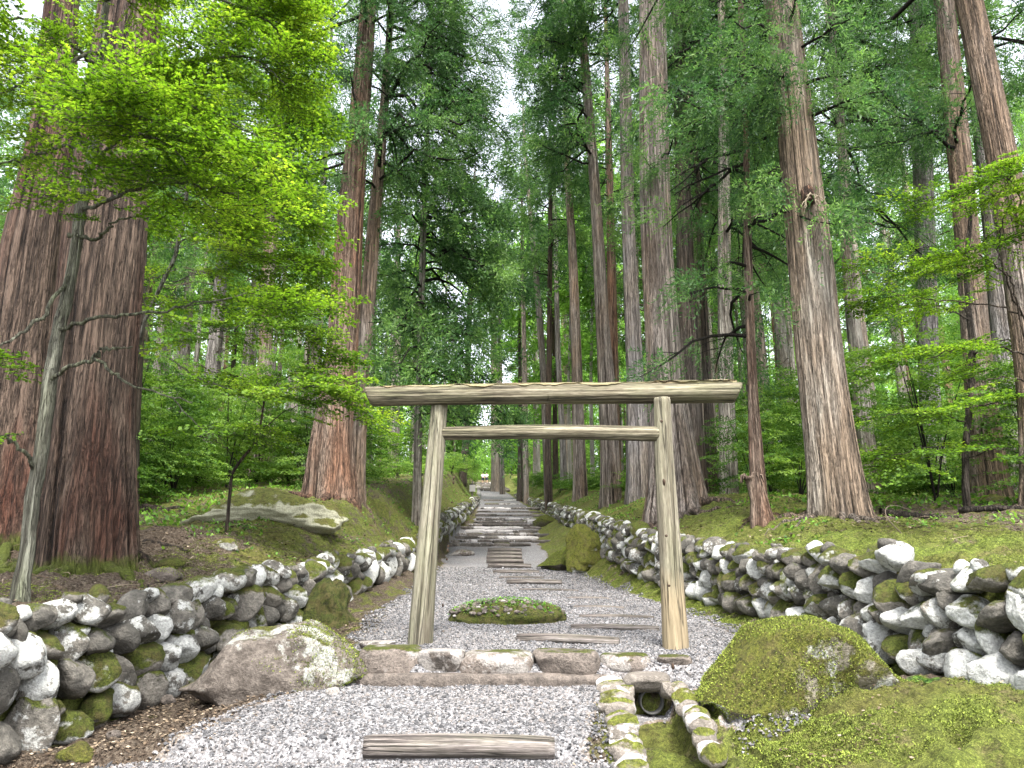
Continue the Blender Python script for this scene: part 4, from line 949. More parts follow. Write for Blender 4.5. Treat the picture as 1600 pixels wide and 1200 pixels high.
cedar('leaning thick cedar trunk at the right edge of the photo', 'cedar tree', 11.8, [(1648, 840, 86), (1625, 600, 64), (1592, 400, 50), (1575, 300, 46), (1556, 200, 42), (1535, 100, 40), (1513, 0, 38)], B_PINK,
      [cr(64, 9.5, 22, 4, 40)], 240, .05, 8, .3, 5, 24, 22, .07)
cedar('grey trunk deep in the leaves near the right edge', 'cedar tree', 19, [(1585, 760, 56), (1578, 600, 46), (1570, 500, 42), (1560, 380, 38)], B_GREY, cr(65, 12, 26, 3.4, 50, FRB), 70, .05, 5, .25, 5, 27, 23)
for (lab, Y, px, m, sd_) in [
        ('thin dark trunk left of the far end of the path, slightly leaning', 52, [(722, 748, 13), (728, 690, 11), (733, 500, 9), (738, 400, 6)], B_DARK, 24),
        ('brown trunk beside the white slender one above the far steps', 74, [(775, 760, 17), (774, 700, 13), (772, 560, 11), (772, 400, 7)], B_FAR, 25),
        ('slender whitish trunk at the right side of the far steps', 66, [(785, 768, 9), (783, 690, 8), (781, 560, 7), (779, 420, 5)], B_GREY, 26),
        ('pale leaning bare-topped trunk right of the sky gap', 40, [(857, 776, 14), (850, 600, 11), (842, 480, 10), (832, 370, 8), (821, 250, 5)], B_GREY, 27),
        ('thin whitish trunk standing left of the pale leaning one', 48, [(822, 772, 10), (820, 640, 9), (818, 480, 7), (816, 380, 5)], B_FAR, 28),
        ('dark thin trunk right of the path behind the right wall', 36, [(858, 778, 14), (856, 700, 11), (858, 560, 9), (860, 350, 7)], B_DARK, 29),
        ('grey thin trunk seen under the tie beam left of the brown cedar', 44, [(882, 770, 13), (879, 690, 10), (872, 560, 9), (868, 380, 7)], B_GREY, 30)]:
    cedar(lab, 'cedar tree', Y, px, m, cr(70 + sd_, 15 if Y > 45 else 12, 24, 2.3, 34, FRC if Y > 45 else FRB), 20, .05, 3, .2, 4, 24, sd_, .3)

def snag():
    Y = 11.7; b = P(1192, 822, Y); zb = gz(b[0], Y); pts = [(0, 0, -.2, .17), (-.03, 0, .3, .135), (-.09, 0, .62, .125), (-.13, 0, .85, .13)]
    root = thing('tree_stump', (b[0], Y, zb), 'broken reddish stump with ragged top standing against the crooked thin trunk', 'tree stump')
    g = trunk_mesh('trunk', pts, B_RED, 90, .05, 4, .5, 71, .03); v = np.concatenate(g.v); th = np.arctan2(v[:, 1], v[:, 0] + .1); top = sm((v[:, 2] - .6) / .25)
    v[:, 2] -= top * .22 * fbm(np.cos(th) * 3, np.sin(th) * 3, 0, 5, 3); v[:, :2] *= (1 + .25 * top * (fbm(th * 4, v[:, 2] * 6, 0, 8, 2) - .4))[:, None]; g.v = [v]
    link('trunk', g.mesh('trunk', B_RED, True), root); g = Geo(); r = np.random.default_rng(4)
    for i in range(14):
        a = r.uniform(0, 6.28); p = np.array([-.12 + .13 * math.cos(a), .13 * math.sin(a), .72]); d = np.array([math.cos(a) * .05, math.sin(a) * .05, -r.uniform(.03, .16)])
        tube(g, [p, p + d * .5 + [0, 0, .05], p + d], [.02, .02, .004], 4, rnd=r.random())
    link('splinters', g.mesh('splinters', B_RED, False), root)
snag()
# torn knot and hanging twigs on the big right cedar
def scar():
    Y = 11.3 - .42; c = P(1262, 305, Y); root = thing('torn_branch_stub', c, 'torn branch scar with pale dangling twigs halfway up the big pale-ridged cedar', 'branch stub')
    v, t = rock(3, 9, .6, 3, .2); g = Geo(); g.add(v * [.12, .07, .2], tris=t, rnd=.45); link('scar', g.mesh('scar', B_RED, True), root)
    r = np.random.default_rng(3); g = Geo()
    for i in range(9):
        a = r.uniform(-1.2, 1.3); L = r.uniform(.3, .75); d = np.array([math.sin(a) * .5, -.25, 0]); u = np.linspace(0, 1, 7)[:, None]
        tube(g, d * u * L + np.array([0, 0, -1]) * (u ** 1.6) * L * r.uniform(.4, 1) + r.normal(size=(7, 3)) * .015 + [r.normal() * .05, -.08, -.03], np.linspace(.012, .004, 7), 5)
    link('dangling_twigs', g.mesh('dangling_twigs', M_pebtwig, True), root)
M_pebtwig = NT('bleached_twig').fin((.22, .18, .13))
scar()

# ---------------------------------------------------------------- broadleaf foliage
def leaf_outline():
    tips = [(0, 1.0), (38, .86), (-38, .86), (82, .62), (-82, .62)]; notch = [(19, .48), (-19, .48), (60, .42), (-60, .42), (125, .25), (-125, .25)]
    a = sorted(tips + notch); v = [(.0, 0, 0)] + [(r_ * math.cos(math.radians(t)), r_ * math.sin(math.radians(t)), -.10 * abs(math.sin(math.radians(t))) - .06 * r_) for t, r_ in a]
    n = len(a); return np.array(v), np.array([[0, i, i + 1] for i in range(1, n)])
LV, LT = leaf_outline()
def spray_sites(r, L=1.0, side=8, step=.055):
    """leaf sites of one flat twig fan growing along +x: positions, headings, twigs"""
    pos, hd, tw = [], [], []
    tw.append([(0, 0, 0), (L * .5, r.normal() * .03, .02), (L, r.normal() * .05, -.08 * L)])
    for i in range(side):
        u = .12 + .85 * i / side; sg = 1 if i % 2 else -1; ln = L * (.55 * (1 - u) + .12) * r.uniform(.7, 1.2); a = sg * r.uniform(.5, .9)
        p0 = np.array([u * L, 0, .02 - .08 * u * L]); d = np.array([math.cos(a), math.sin(a), -.06 + r.normal() * .06])
        tw.append([p0, p0 + d * ln]); n = max(2, int(ln / step))
        for k in range(n):
            q = p0 + d * ln * (k + 1) / n
            for s2 in (-1, 1):
                pos.append(q + [r.normal() * .012, r.normal() * .012, r.normal() * .012]); hd.append(a + s2 * r.uniform(.5, 1.2) if k < n - 1 else a + s2 * .3)
    for k in range(int(L / step)):
        u = (k + 1) / (L / step); q = np.array([u * L, 0, .02 - .08 * u * L])
        for s2 in (-1, 1): pos.append(q + r.normal(size=3) * .012); hd.append(s2 * r.uniform(.5, 1.2))
    return np.array(pos), np.array(hd), tw
def leaf_spray(r, L, size, poly, side=8, step=.055, tiltsd=.35):
    pos, hd, tw = spray_sites(r, L, side, step); n = len(pos)
    s = size * r.uniform(.7, 1.15, n); t1, t2 = r.normal(size=n) * tiltsd, r.normal(size=n) * tiltsd * 1.2
    base = LV if poly else np.array([[0, 0, 0], [.5, .42, -.03], [1, 0, -.08], [.5, -.42, -.03]])
    v = base[None] * s[:, None, None]; X, Y, Z = v[..., 0], v[..., 1], v[..., 2]
    c, q = np.cos(t1)[:, None], np.sin(t1)[:, None]; Y, Z = Y * c - Z * q, Y * q + Z * c
    c, q = np.cos(t2)[:, None], np.sin(t2)[:, None]; X, Z = X * c - Z * q, X * q + Z * c
    c, q = np.cos(hd)[:, None], np.sin(hd)[:, None]; X, Y = X * c - Y * q, X * q + Y * c
    return np.stack([X, Y, Z], -1) + pos[:, None], tw
rm = np.random.default_rng(21)
SP_NEAR = [leaf_spray(rm, .85, .036, True, 11, .038) for _ in range(6)]
SP_MID = [leaf_spray(rm, 1.0, .065, False, 9, .062) for _ in range(5)]
SP_FAR = [leaf_spray(rm, 1.3, .12, False, 8, .12) for _ in range(4)]

def put_sprays(gl, gb, SP, pos, az, tilt, sc, r, twig=.004):
    for p, a, b, s in zip(pos, az, tilt, sc):
        v, tw = SP[r.integers(0, len(SP))]
        ca, sa, cb, sb = math.cos(a), math.sin(a), math.cos(b), math.sin(b)
        M = (np.array([[ca, -sa, 0], [sa, ca, 0], [0, 0, 1]]) @ np.array([[cb, 0, -sb], [0, 1, 0], [sb, 0, cb]])) * s
        w_ = v @ M.T + p; n, k = w_.shape[:2]; rn = np.repeat(r.random() * .5 + r.random(n) * .5, k)
        if k == 4: gl.add(w_.reshape(-1, 3), quads=np.arange(n * 4).reshape(-1, 4), rnd=rn)
        else: gl.add(w_.reshape(-1, 3), tris=(LT[None] + (np.arange(n) * k)[:, None, None]).reshape(-1, 3), rnd=rn)
        if gb is not None and twig:
            for t in tw: tube(gb, np.array(t) @ M.T + p, np.linspace(twig, twig * .4, len(t)), 3)

def bez(pts, n):
    pts = np.asarray(pts, float); t = np.linspace(0, len(pts) - 1, n); i = np.clip(t.astype(int), 0, len(pts) - 2); f = (t - i)[:, None]
    p0 = pts[np.maximum(i - 1, 0)]; p1 = pts[i]; p2 = pts[i + 1]; p3 = pts[np.minimum(i + 2, len(pts) - 1)]
    return .5 * (2 * p1 + (p2 - p0) * f + (2 * p0 - 5 * p1 + 4 * p2 - p3) * f ** 2 + (3 * p1 - p0 - 3 * p2 + p3) * f ** 3)

def leafy_tree(name, label, cat, trunk, limbs, bm_, lm, SP, seed, per_m=9, sc=1.0, group=None, Y0=None, twig=.004, tilt=-.12, limbr=.018):
    """trunk: rows (px,py,Y,width px); limbs: (points (px,py,Y)..., first leafy fraction, density)"""
    r = np.random.default_rng(seed); f = P(trunk[0][0], trunk[0][1], trunk[0][2]); zb = gz(f[0], f[1]); L0 = np.array([f[0], f[1], zb])
    root = thing(name, L0, label, cat, group); T = []
    for i, (x, y, Y, wd) in enumerate(trunk):
        p = P(x, y, Y)
        if i == 0: p[2] = zb - .12
        T.append(np.append(p - L0, wd / 2 * mpp(x, y, Y)))
    Tb = bez(T, max(12, len(T) * 7)); gt = Geo(); jit = (fbm(Tb[:, 2] * 3, seed, 0, seed, 3) - .5)
    tube(gt, Tb[:, :3] + np.stack([jit, jit * .5, jit * 0], -1) * .05, Tb[:, 3] * (1 + .12 * (fbm(Tb[:, 2] * 4, 3, 0, seed, 2) - .5)), 18, rnd=.68); link('trunk', gt.mesh('trunk', bm_, True), root)
    gb, gl = Geo(), Geo()
    for (pts, first, dens) in limbs:
        Q = np.array([P(*p) - L0 for p in pts]); B = bez(Q, 26); Ls = np.linalg.norm(np.diff(B, axis=0), axis=1).sum()
        B[1:] += (r.normal(size=(25, 3)) * .012)
        tube(gb, B, np.linspace(limbr, .005, 26), 7, rnd=.68)
        m = int(Ls * per_m * dens); u = first + (1 - first) * np.sort(r.random(m)) if m else np.zeros(0)
        ii = np.clip((u * 25).astype(int), 0, 24); pos = B[ii]; d = np.gradient(B, axis=0)[ii]; az = np.arctan2(d[:, 1], d[:, 0]) + r.normal(size=m) * .9
        put_sprays(gl, gb, SP, pos + r.normal(size=(m, 3)) * [.05, .05, .09], az, r.normal(size=m) * .14 + tilt, r.uniform(.55, 1.1, m) * sc, r, twig)
    if gb.n: link('branches', gb.mesh('branches', bm_, True), root)
    if gl.n: link('foliage', gl.mesh('foliage', lm, False), root)
    return root

# the maple leaning in from the left, its pale lichened trunk in front of the big cedar
leafy_tree('maple_tree', 'maple with thin pale lichened trunk and bright yellow-green leaves before the biggest left cedar', 'maple tree',
    [(34, 932, 6.1, 32), (38, 880, 6.1, 23), (56, 760, 6.1, 21), (72, 640, 6.1, 20), (92, 520, 6.15, 20), (112, 420, 6.2, 16), (124, 340, 6.2, 17), (140, 240, 6.2, 14), (152, 120, 6.3, 12), (170, -20, 6.4, 10), (182, -160, 6.5, 7)],
    [([(92, 518, 6.15), (150, 495, 6), (222, 490, 5.9), (300, 476, 5.9), (420, 450, 6.2)], .8, .5),
     ([(70, 600, 6.1), (145, 562, 5.9), (200, 600, 5.8), (300, 628, 5.8)], 1.0, 0),
     ([(145, 562, 5.9), (165, 545, 5.9), (205, 542, 5.9)], 1.0, 0),
     ([(108, 366, 6.2), (150, 373, 6.1), (182, 345, 6.0), (232, 340, 6.0)], 1.0, 0),
     ([(128, 330, 6.2), (200, 300, 5.6), (290, 285, 5.2), (370, 310, 5.0)], .15, 1.3),
     ([(135, 270, 6.2), (190, 215, 5.4), (250, 220, 5.0), (290, 255, 4.8)], .1, 1.6),
     ([(138, 250, 6.2), (120, 190, 5.6), (170, 170, 5.0), (230, 190, 4.7)], .2, 1.5),
     ([(150, 150, 6.3), (250, 105, 6.0), (380, 90, 5.8), (445, 130, 5.8)], .2, 1.5),
     ([(146, 200, 6.3), (240, 160, 6.6), (340, 180, 6.8), (430, 230, 7)], .15, 1.5),
     ([(160, 80, 6.3), (90, 100, 5.8), (0, 150, 5.4), (-80, 200, 5.2)], .2, 1.3),
     ([(165, 0, 6.3), (260, -20, 6.0), (400, 20, 5.8), (440, 60, 5.8)], .1, 1.6),
     ([(145, 220, 6.2), (60, 240, 6.0), (-20, 262, 5.8)], .35, .7),
     ([(150, 100, 6.3), (50, 30, 5.8), (-60, 40, 5.4)], .1, 1.3),
     ([(168, 0, 6.4), (120, -60, 5.4), (40, -40, 4.9), (-40, 0, 4.6)], .1, 1.2),
     ([(155, 60, 6.3), (250, 200, 6.7), (330, 330, 7), (380, 400, 7)], .3, 1.1),
     ([(175, -60, 6.4), (300, -60, 5.8), (420, -40, 5.5)], .1, 1.3),
     ([(112, 420, 6.2), (60, 500, 5.9), (0, 540, 5.7), (-60, 545, 5.6)], .7, .8),
     ([(60, 740, 6.1), (20, 690, 5.8), (-30, 690, 5.6)], .4, .6)],
    B_MAPLE, L_MAPLE, SP_NEAR, 5, per_m=10.5, sc=.85, limbr=.02)

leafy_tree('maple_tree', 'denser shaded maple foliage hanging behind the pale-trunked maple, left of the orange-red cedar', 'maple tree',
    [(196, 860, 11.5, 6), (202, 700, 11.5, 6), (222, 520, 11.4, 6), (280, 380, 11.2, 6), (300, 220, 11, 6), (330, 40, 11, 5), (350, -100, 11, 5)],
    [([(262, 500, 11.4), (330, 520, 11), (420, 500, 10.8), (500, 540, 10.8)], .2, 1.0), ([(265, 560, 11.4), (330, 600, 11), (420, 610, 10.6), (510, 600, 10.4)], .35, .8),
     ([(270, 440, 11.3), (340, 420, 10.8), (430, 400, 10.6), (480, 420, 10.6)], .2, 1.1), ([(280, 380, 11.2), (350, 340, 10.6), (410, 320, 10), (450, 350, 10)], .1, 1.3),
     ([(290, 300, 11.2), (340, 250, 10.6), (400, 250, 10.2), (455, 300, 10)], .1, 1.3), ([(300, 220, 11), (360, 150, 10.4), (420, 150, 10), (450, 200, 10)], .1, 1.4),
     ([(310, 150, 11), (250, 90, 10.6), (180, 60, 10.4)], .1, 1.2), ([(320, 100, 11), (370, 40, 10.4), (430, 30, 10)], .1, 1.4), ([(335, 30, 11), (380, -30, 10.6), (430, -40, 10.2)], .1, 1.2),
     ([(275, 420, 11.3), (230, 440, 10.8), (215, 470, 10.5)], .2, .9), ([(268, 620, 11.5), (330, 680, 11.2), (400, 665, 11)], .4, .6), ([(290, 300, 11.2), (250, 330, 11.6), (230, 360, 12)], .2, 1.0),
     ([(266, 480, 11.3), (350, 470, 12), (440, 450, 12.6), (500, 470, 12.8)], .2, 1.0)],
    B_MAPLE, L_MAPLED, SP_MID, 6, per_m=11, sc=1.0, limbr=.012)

leafy_tree('sapling', 'thin dark sapling bending right, in front of the pale flat rock on the left bank', 'sapling',
    [(357, 812, 11.5, 6), (360, 760, 11.5, 5), (372, 725, 11.5, 5), (400, 685, 11.5, 4), (410, 645, 11.5, 3), (416, 600, 11.5, 2)],
    [([(400, 685, 11.5), (450, 640, 11.4), (520, 625, 11.2), (560, 635, 11)], .35, 1.0), ([(408, 650, 11.5), (430, 600, 11.3), (500, 575, 11.2), (540, 590, 11.2)], .3, 1.0), ([(372, 725, 11.5), (340, 690, 11.5), (300, 680, 11.5)], .4, .25),
     ([(410, 640, 11.5), (390, 600, 11.5), (350, 580, 11.5)], .3, .8)], B_DARK, L_MAPLE, SP_MID, 7, per_m=6, sc=.75, limbr=.008)

leafy_tree('maple_tree', 'young maple with layered green leaves at the right edge, before the leaning trunk', 'maple tree',
    [(1640, 900, 8.4, 12), (1625, 700, 8.4, 10), (1612, 520, 8.4, 9), (1625, 330, 8.4, 7), (1640, 200, 8.4, 5)],
    [([(1618, 640, 8.4), (1588, 470, 8.2), (1568, 425, 8.1), (1530, 400, 8.0), (1490, 395, 8)], .55, .7), ([(1612, 520, 8.4), (1570, 430, 8.1), (1560, 370, 8.1), (1580, 310, 8)], .3, .8),
     ([(1620, 420, 8.4), (1590, 300, 8), (1560, 260, 7.8)], .2, 1.5), ([(1625, 340, 8.4), (1600, 270, 7.6), (1570, 285, 7.4)], .2, 1.5), ([(1612, 560, 8.4), (1560, 540, 8), (1500, 545, 7.9), (1450, 560, 7.9)], .3, .9),
     ([(1618, 600, 8.4), (1570, 590, 8.2), (1520, 600, 8.1)], .3, .8), ([(1612, 500, 8.4), (1560, 480, 8.8), (1480, 470, 9), (1400, 460, 9)], .3, .9)],
    B_DARK, L_MAPLE, SP_NEAR, 8, per_m=7, sc=.8, limbr=.012)
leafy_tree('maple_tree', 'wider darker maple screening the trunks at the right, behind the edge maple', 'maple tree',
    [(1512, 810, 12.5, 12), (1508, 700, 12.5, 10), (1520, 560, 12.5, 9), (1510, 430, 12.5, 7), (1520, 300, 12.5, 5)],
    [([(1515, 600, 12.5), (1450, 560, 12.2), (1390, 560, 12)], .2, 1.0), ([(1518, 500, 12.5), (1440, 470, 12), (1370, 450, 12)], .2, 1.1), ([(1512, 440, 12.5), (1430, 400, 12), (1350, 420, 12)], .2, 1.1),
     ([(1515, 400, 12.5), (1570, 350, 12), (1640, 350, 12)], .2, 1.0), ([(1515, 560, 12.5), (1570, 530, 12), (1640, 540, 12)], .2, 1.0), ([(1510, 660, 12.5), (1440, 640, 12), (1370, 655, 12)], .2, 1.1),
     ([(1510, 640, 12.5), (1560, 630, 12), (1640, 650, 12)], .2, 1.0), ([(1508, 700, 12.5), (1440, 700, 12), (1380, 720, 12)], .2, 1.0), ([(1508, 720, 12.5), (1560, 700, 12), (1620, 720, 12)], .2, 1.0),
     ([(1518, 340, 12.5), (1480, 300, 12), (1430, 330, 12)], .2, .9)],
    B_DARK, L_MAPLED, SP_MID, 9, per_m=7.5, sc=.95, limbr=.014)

# ---------------------------------------------------------------- undergrowth and young broadleaf trees (copied kinds)
def bush_parts(seed, h, rad, SP, n, lm, nst=5):
    r = np.random.default_rng(seed); gb, gl = Geo(), Geo()
    for i in range(nst):
        a = r.uniform(0, 6.28); q = rad * r.uniform(.1, .6); hh = h * r.uniform(.7, 1)
        tube(gb, bez([[0, 0, -.1], [q * .3 * math.cos(a), q * .3 * math.sin(a), hh * .4], [q * math.cos(a), q * math.sin(a), hh]], 8), np.linspace(.02, .006, 8), 6)
    zz = h * (r.random(n) ** .8) * .95 + .12; az = r.uniform(0, 6.28, n); q = rad * np.sqrt(r.random(n)) * (1 - .35 * (zz / h) ** 2) * .75
    pos = np.stack([q * np.cos(az), q * np.sin(az), zz], -1); put_sprays(gl, None, SP, pos, az + r.normal(size=n) * .7, r.normal(size=n) * .2 - .1, r.uniform(.6, 1.1, n), r)
    return gb.mesh('stems', B_DARK, True), gl.mesh('foliage', lm, False)
BUSH = [bush_parts(500 + k, h, rd, SP_MID, n, L_SHRUB) for k, (h, rd, n) in enumerate([(1.3, 1.0, 46), (2.2, 1.3, 70), (3.2, 1.6, 95), (.8, 1.1, 40)])]
BUSHF = [bush_parts(520 + k, h, rd, SP_FAR, n, L_SHRUB, 4) for k, (h, rd, n) in enumerate([(1.6, 1.4, 34), (3.4, 2.0, 62), (5.5, 2.5, 90)])]
TREEPOS = [(o.location.x, o.location.y) for o in bpy.data.objects if o.get('category') == 'cedar tree']
def put_bush(kind, k, x, Y, s, label, group):
    if Y < 19 and 300 < 800 + F * x / Y < 600: return
    st, fo = kind[k]; root = thing('shrub', (x, Y, gz(x, Y)), label, 'shrub', group)
    for nm, me in (('stems', st), ('foliage', fo)):
        o = bpy.data.objects.new(nm, me); C.objects.link(o); o.parent = root
    root.scale = (s, s, s * random.uniform(.85, 1.15)); root.rotation_euler = (0, 0, random.uniform(0, 6.28)); return root
rb = random.Random(12)
GL, GR_ = 'leafy undergrowth shrubs in the woods left of the path', 'leafy undergrowth shrubs in the woods right of the path'
GLF, GRF = 'tall far shrubs in the woods left of the path', 'tall far shrubs in the woods right of the path'
def shade_ok(x, Y):
    return all((x - a) ** 2 + (Y - b) ** 2 > .5 for a, b in TREEPOS)
for i in range(46):
    Y = rb.uniform(13.5, 27); x = -(5.2 + (Y - 13) * .12) - rb.uniform(0, 7 + Y * .25)
    if Y > 19: x += 1.4
    if shade_ok(x, Y): put_bush(BUSH, rb.choice([0, 1, 1, 2, 3]), x, Y, rb.uniform(.8, 1.15), 'leafy green shrub among the cedars beyond the left bank', GL)
for i in range(50):
    Y = rb.uniform(13.2, 27); x = 5.0 + (Y - 13) * .02 + rb.uniform(0, 8 + Y * .25)
    if Y < 15 and x < 6.2: continue
    if shade_ok(x, Y): put_bush(BUSH, rb.choice([0, 1, 1, 2, 3]), x, Y, rb.uniform(.8, 1.15), 'leafy green shrub among the cedars beyond the right bank', GR_)
for i in range(44):
    s = 1 if i % 2 else -1; Y = rb.uniform(24, 85); x = float(xl(Y) if s < 0 else xr(Y)) + s * rb.uniform(1.0, 3.6)
    if shade_ok(x, Y): put_bush(BUSH, rb.choice([0, 3, 3]), x, Y, rb.uniform(.7, 1.0), 'small low shrub on the bank just behind the %s wall, far along the path' % ('left' if s < 0 else 'right'), 'low shrubs on the far %s bank' % ('left' if s < 0 else 'right'))
for i in range(110):
    s = 1 if i % 2 else -1; Y = rb.uniform(26, 95); c = float(xl(Y) if s < 0 else xr(Y)); x = c + s * (rb.uniform(1.6, 4) + rb.random() ** 1.2 * Y * .62)
    if shade_ok(x, Y): put_bush(BUSHF, rb.choice([0, 1, 1, 2]), x, Y, rb.uniform(.8, 1.2), 'taller shrub seen far back between the cedars on the %s of the path' % ('left' if s < 0 else 'right'), GLF if s < 0 else GRF)

# ---------------------------------------------------------------- cedars filling the woods (copied kinds)
def bgtree(seed, h, r0, c0, rad, nb, T, lm, bm_, bare=.12, ns=26):
    pts = [(0, 0, -.3, r0 * 1.2), (random.uniform(-.1, .1), 0, h * .3, r0 * .82), (random.uniform(-.4, .4), 0, h * .65, r0 * .55), (random.uniform(-.4, .4), 0, h, .05)]
    ax = lambda z: (np.interp(z, [q[2] for q in pts], [q[0] for q in pts]), 0)
    g = trunk_mesh('trunk', pts, bm_, ns, .03, 4, .3, seed, .35); gb, gf = crown_geo(seed, c0, h * .97, rad, nb, T, ax, bare=bare, droop=.3, dens=.65)
    gb2, _ = crown_geo(seed + 1, c0 * .45, c0, rad * .55, 9, T, ax, bare=1.0)
    gb.add(np.concatenate(gb2.v), quads=np.concatenate(gb2.q)); return g.mesh('trunk', bm_, True), gb.mesh('branches', B_TWIG, True), gf.mesh('crown', lm, False)
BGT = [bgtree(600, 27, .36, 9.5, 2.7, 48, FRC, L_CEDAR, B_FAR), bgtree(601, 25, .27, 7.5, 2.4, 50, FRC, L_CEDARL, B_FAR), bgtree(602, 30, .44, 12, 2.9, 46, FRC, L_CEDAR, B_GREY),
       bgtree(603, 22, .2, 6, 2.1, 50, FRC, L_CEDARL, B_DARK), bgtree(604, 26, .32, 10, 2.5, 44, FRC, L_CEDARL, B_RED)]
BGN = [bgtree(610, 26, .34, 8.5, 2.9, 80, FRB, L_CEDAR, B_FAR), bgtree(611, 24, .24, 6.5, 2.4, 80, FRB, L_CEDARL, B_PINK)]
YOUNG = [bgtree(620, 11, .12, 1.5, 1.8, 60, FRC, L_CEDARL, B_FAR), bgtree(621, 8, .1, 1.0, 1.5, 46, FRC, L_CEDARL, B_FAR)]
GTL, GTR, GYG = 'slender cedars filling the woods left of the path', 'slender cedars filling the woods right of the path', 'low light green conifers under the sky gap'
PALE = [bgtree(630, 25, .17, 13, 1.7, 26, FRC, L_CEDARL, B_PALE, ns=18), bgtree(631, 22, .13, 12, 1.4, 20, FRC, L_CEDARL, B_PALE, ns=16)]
GPL = 'slim pale trunks in the middle distance'
def put_tree(P3, x, Y, s, label, group):
    root = thing('cedar_tree', (x, Y, gz(x, Y) - .05), label, 'cedar tree', group)
    for nm, me in zip(('trunk', 'branches', 'crown'), P3):
        o = bpy.data.objects.new(nm, me); C.objects.link(o); o.parent = root
    root.scale = (s, s, s); root.rotation_euler = (0, 0, rb.uniform(0, 6.28)); TREEPOS.append((x, Y)); return root
n = 0; tries = 0
while n < 150 and tries < 4000:
    tries += 1; Y = 24 + 110 * rb.random() ** 1.15; x = rb.uniform(-.80, .80) * Y * 1.02; L, Rr = float(xl(Y)), float(xr(Y))
    if L - (2.6 if Y > 60 else 3) < x < Rr + (2.6 if Y > 60 else 3): continue
    px = 800 + F * x / Y / math.cos(PITCH)
    if min((x - a) ** 2 + (Y - b) ** 2 for a, b in TREEPOS) < (2.0 + Y * .012) ** 2: continue
    if 700 < px < 905 and Y < 82: continue
    if Y < 40 and (430 < px < 1000): continue
    k = BGN[rb.randrange(2)] if Y < 40 else BGT[rb.randrange(5)]
    put_tree(k, x, Y, rb.uniform(.85, 1.15), 'slender cedar standing in the woods %s of the path' % ('left' if x < L else 'right'), GTL if x < L else GTR); n += 1
for (px_, Y_, s_, k_) in [(812, 52, .92, 3), (838, 60, .95, 1), (868, 50, .95, 3), (888, 58, 1.0, 1), (905, 47, .9, 3)]:
    put_tree(BGT[k_], (px_ - 800) / F * Y_, Y_, s_, 'bright green slim conifer on the right of the path below the sky gap', 'bright green slim conifers right of the path')
nn = 0
while nn < 34:
    px = rb.choice([rb.uniform(790, 960), rb.uniform(1085, 1300), rb.uniform(470, 700), rb.uniform(960, 1080), rb.uniform(220, 470)]); Y_ = rb.uniform(32, 80); x_ = (px - 800) / F * Y_
    if float(xl(Y_)) - 1.2 < x_ < float(xr(Y_)) + 1.0 or min((x_ - a) ** 2 + (Y_ - b) ** 2 for a, b in TREEPOS) < 1.4: continue
    put_tree(PALE[rb.randrange(2)], x_, Y_, rb.uniform(.85, 1.15), 'slim pale bare-stemmed cedar in the middle distance beyond the walls', GPL); nn += 1
for i in range(34):
    Y = rb.uniform(62, 150); px = rb.choice([rb.uniform(690, 735), rb.uniform(800, 900), rb.uniform(730, 800)]); x = (px - 800) / F * Y
    if Y < 128 and float(xl(Y)) - 1.8 < x < float(xr(Y)) + 1.8: continue
    put_tree(YOUNG[rb.randrange(2)], x, Y, rb.uniform(.9, 1.5), 'low light green conifer at the far end of the path, under the sky gap', GYG)

# the far woods beyond, one mass
def far_woods():
    r = np.random.default_rng(90); n = 2600; g = Geo()
    a = r.uniform(-.85, .85, n); Y = r.uniform(135, 185, n); x = a * Y * 1.05; z = ground(x, Y) + r.random(n) ** 1.1 * np.where(np.abs(x / Y + .01) < .06, 9, 24)
    q, rn = place([t * 2.6 for t in FRC], np.stack([x, Y, z], -1), r.uniform(0, 6.28, n), r.normal(size=n) * .4, r.uniform(.8, 1.5, n), r); soup(g, q, rn)
    for i in range(160):
        xx = r.uniform(-.8, .8) * 150; yy = r.uniform(132, 150); 
        if abs(xx + 5) < 8: continue
        z0 = gz(xx, yy); tube(g, [[xx, yy, z0 - .5], [xx, yy, z0 + 24]], [.35, .12], 6, rnd=.2)
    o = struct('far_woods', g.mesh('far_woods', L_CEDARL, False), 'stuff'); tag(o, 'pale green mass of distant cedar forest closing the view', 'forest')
far_woods()

# ---------------------------------------------------------------- ground cover
def cover(name, label, cat, mat_, n, fx, ln, wd, up, seed, lift=.0, kind='quad'):
    r = np.random.default_rng(seed); x, y = fx(r, n); n = len(x); z = ground(x, y) + lift
    V = leafquad(n, r, ln, wd, up) + np.stack([x, y, z], -1)[:, None]
    g = Geo(); g.add(V.reshape(-1, 3), quads=np.arange(n * 4).reshape(-1, 4), rnd=np.repeat(r.random(n), 4)); o = struct(name, g.mesh(name, mat_, False), 'stuff'); tag(o, label, cat)
def z_bank(side, y0, y1, d0, d1, pw=1.0):
    def f(r, n):
        y = y0 + (y1 - y0) * r.random(n) ** pw; d = d0 + (d1 - d0) * r.random(n); x = (xl(y) - d) if side < 0 else (xr(y) + d)
        k = fbm(x * .9, y * .9, 0, 66, 3) + r.normal(size=n) * .05 > .44; return x[k], y[k]
    return f
def z_both(r, n):
    y = 9.5 + 70 * r.random(n) ** 1.2; d = .35 + 6.5 * r.random(n); s = r.random(n) < .5; x = np.where(s, xl(y) - d, xr(y) + d); k = fbm(x * 1.1, y * 1.1, 0, 68, 3) + r.normal(size=n) * .05 > .5; return x[k], y[k]
L_HERB = leafm('herb_leaf', (.035, .09, .014), (.09, .2, .03), (.2, .36, .06), .35)
cover('herbs', 'low green herbs carpeting the ground under the left woods', 'undergrowth', L_HERB, 42000, z_bank(-1, 11, 55, 3.2, 24, 1.3), .11, .035, 1.0, 1)
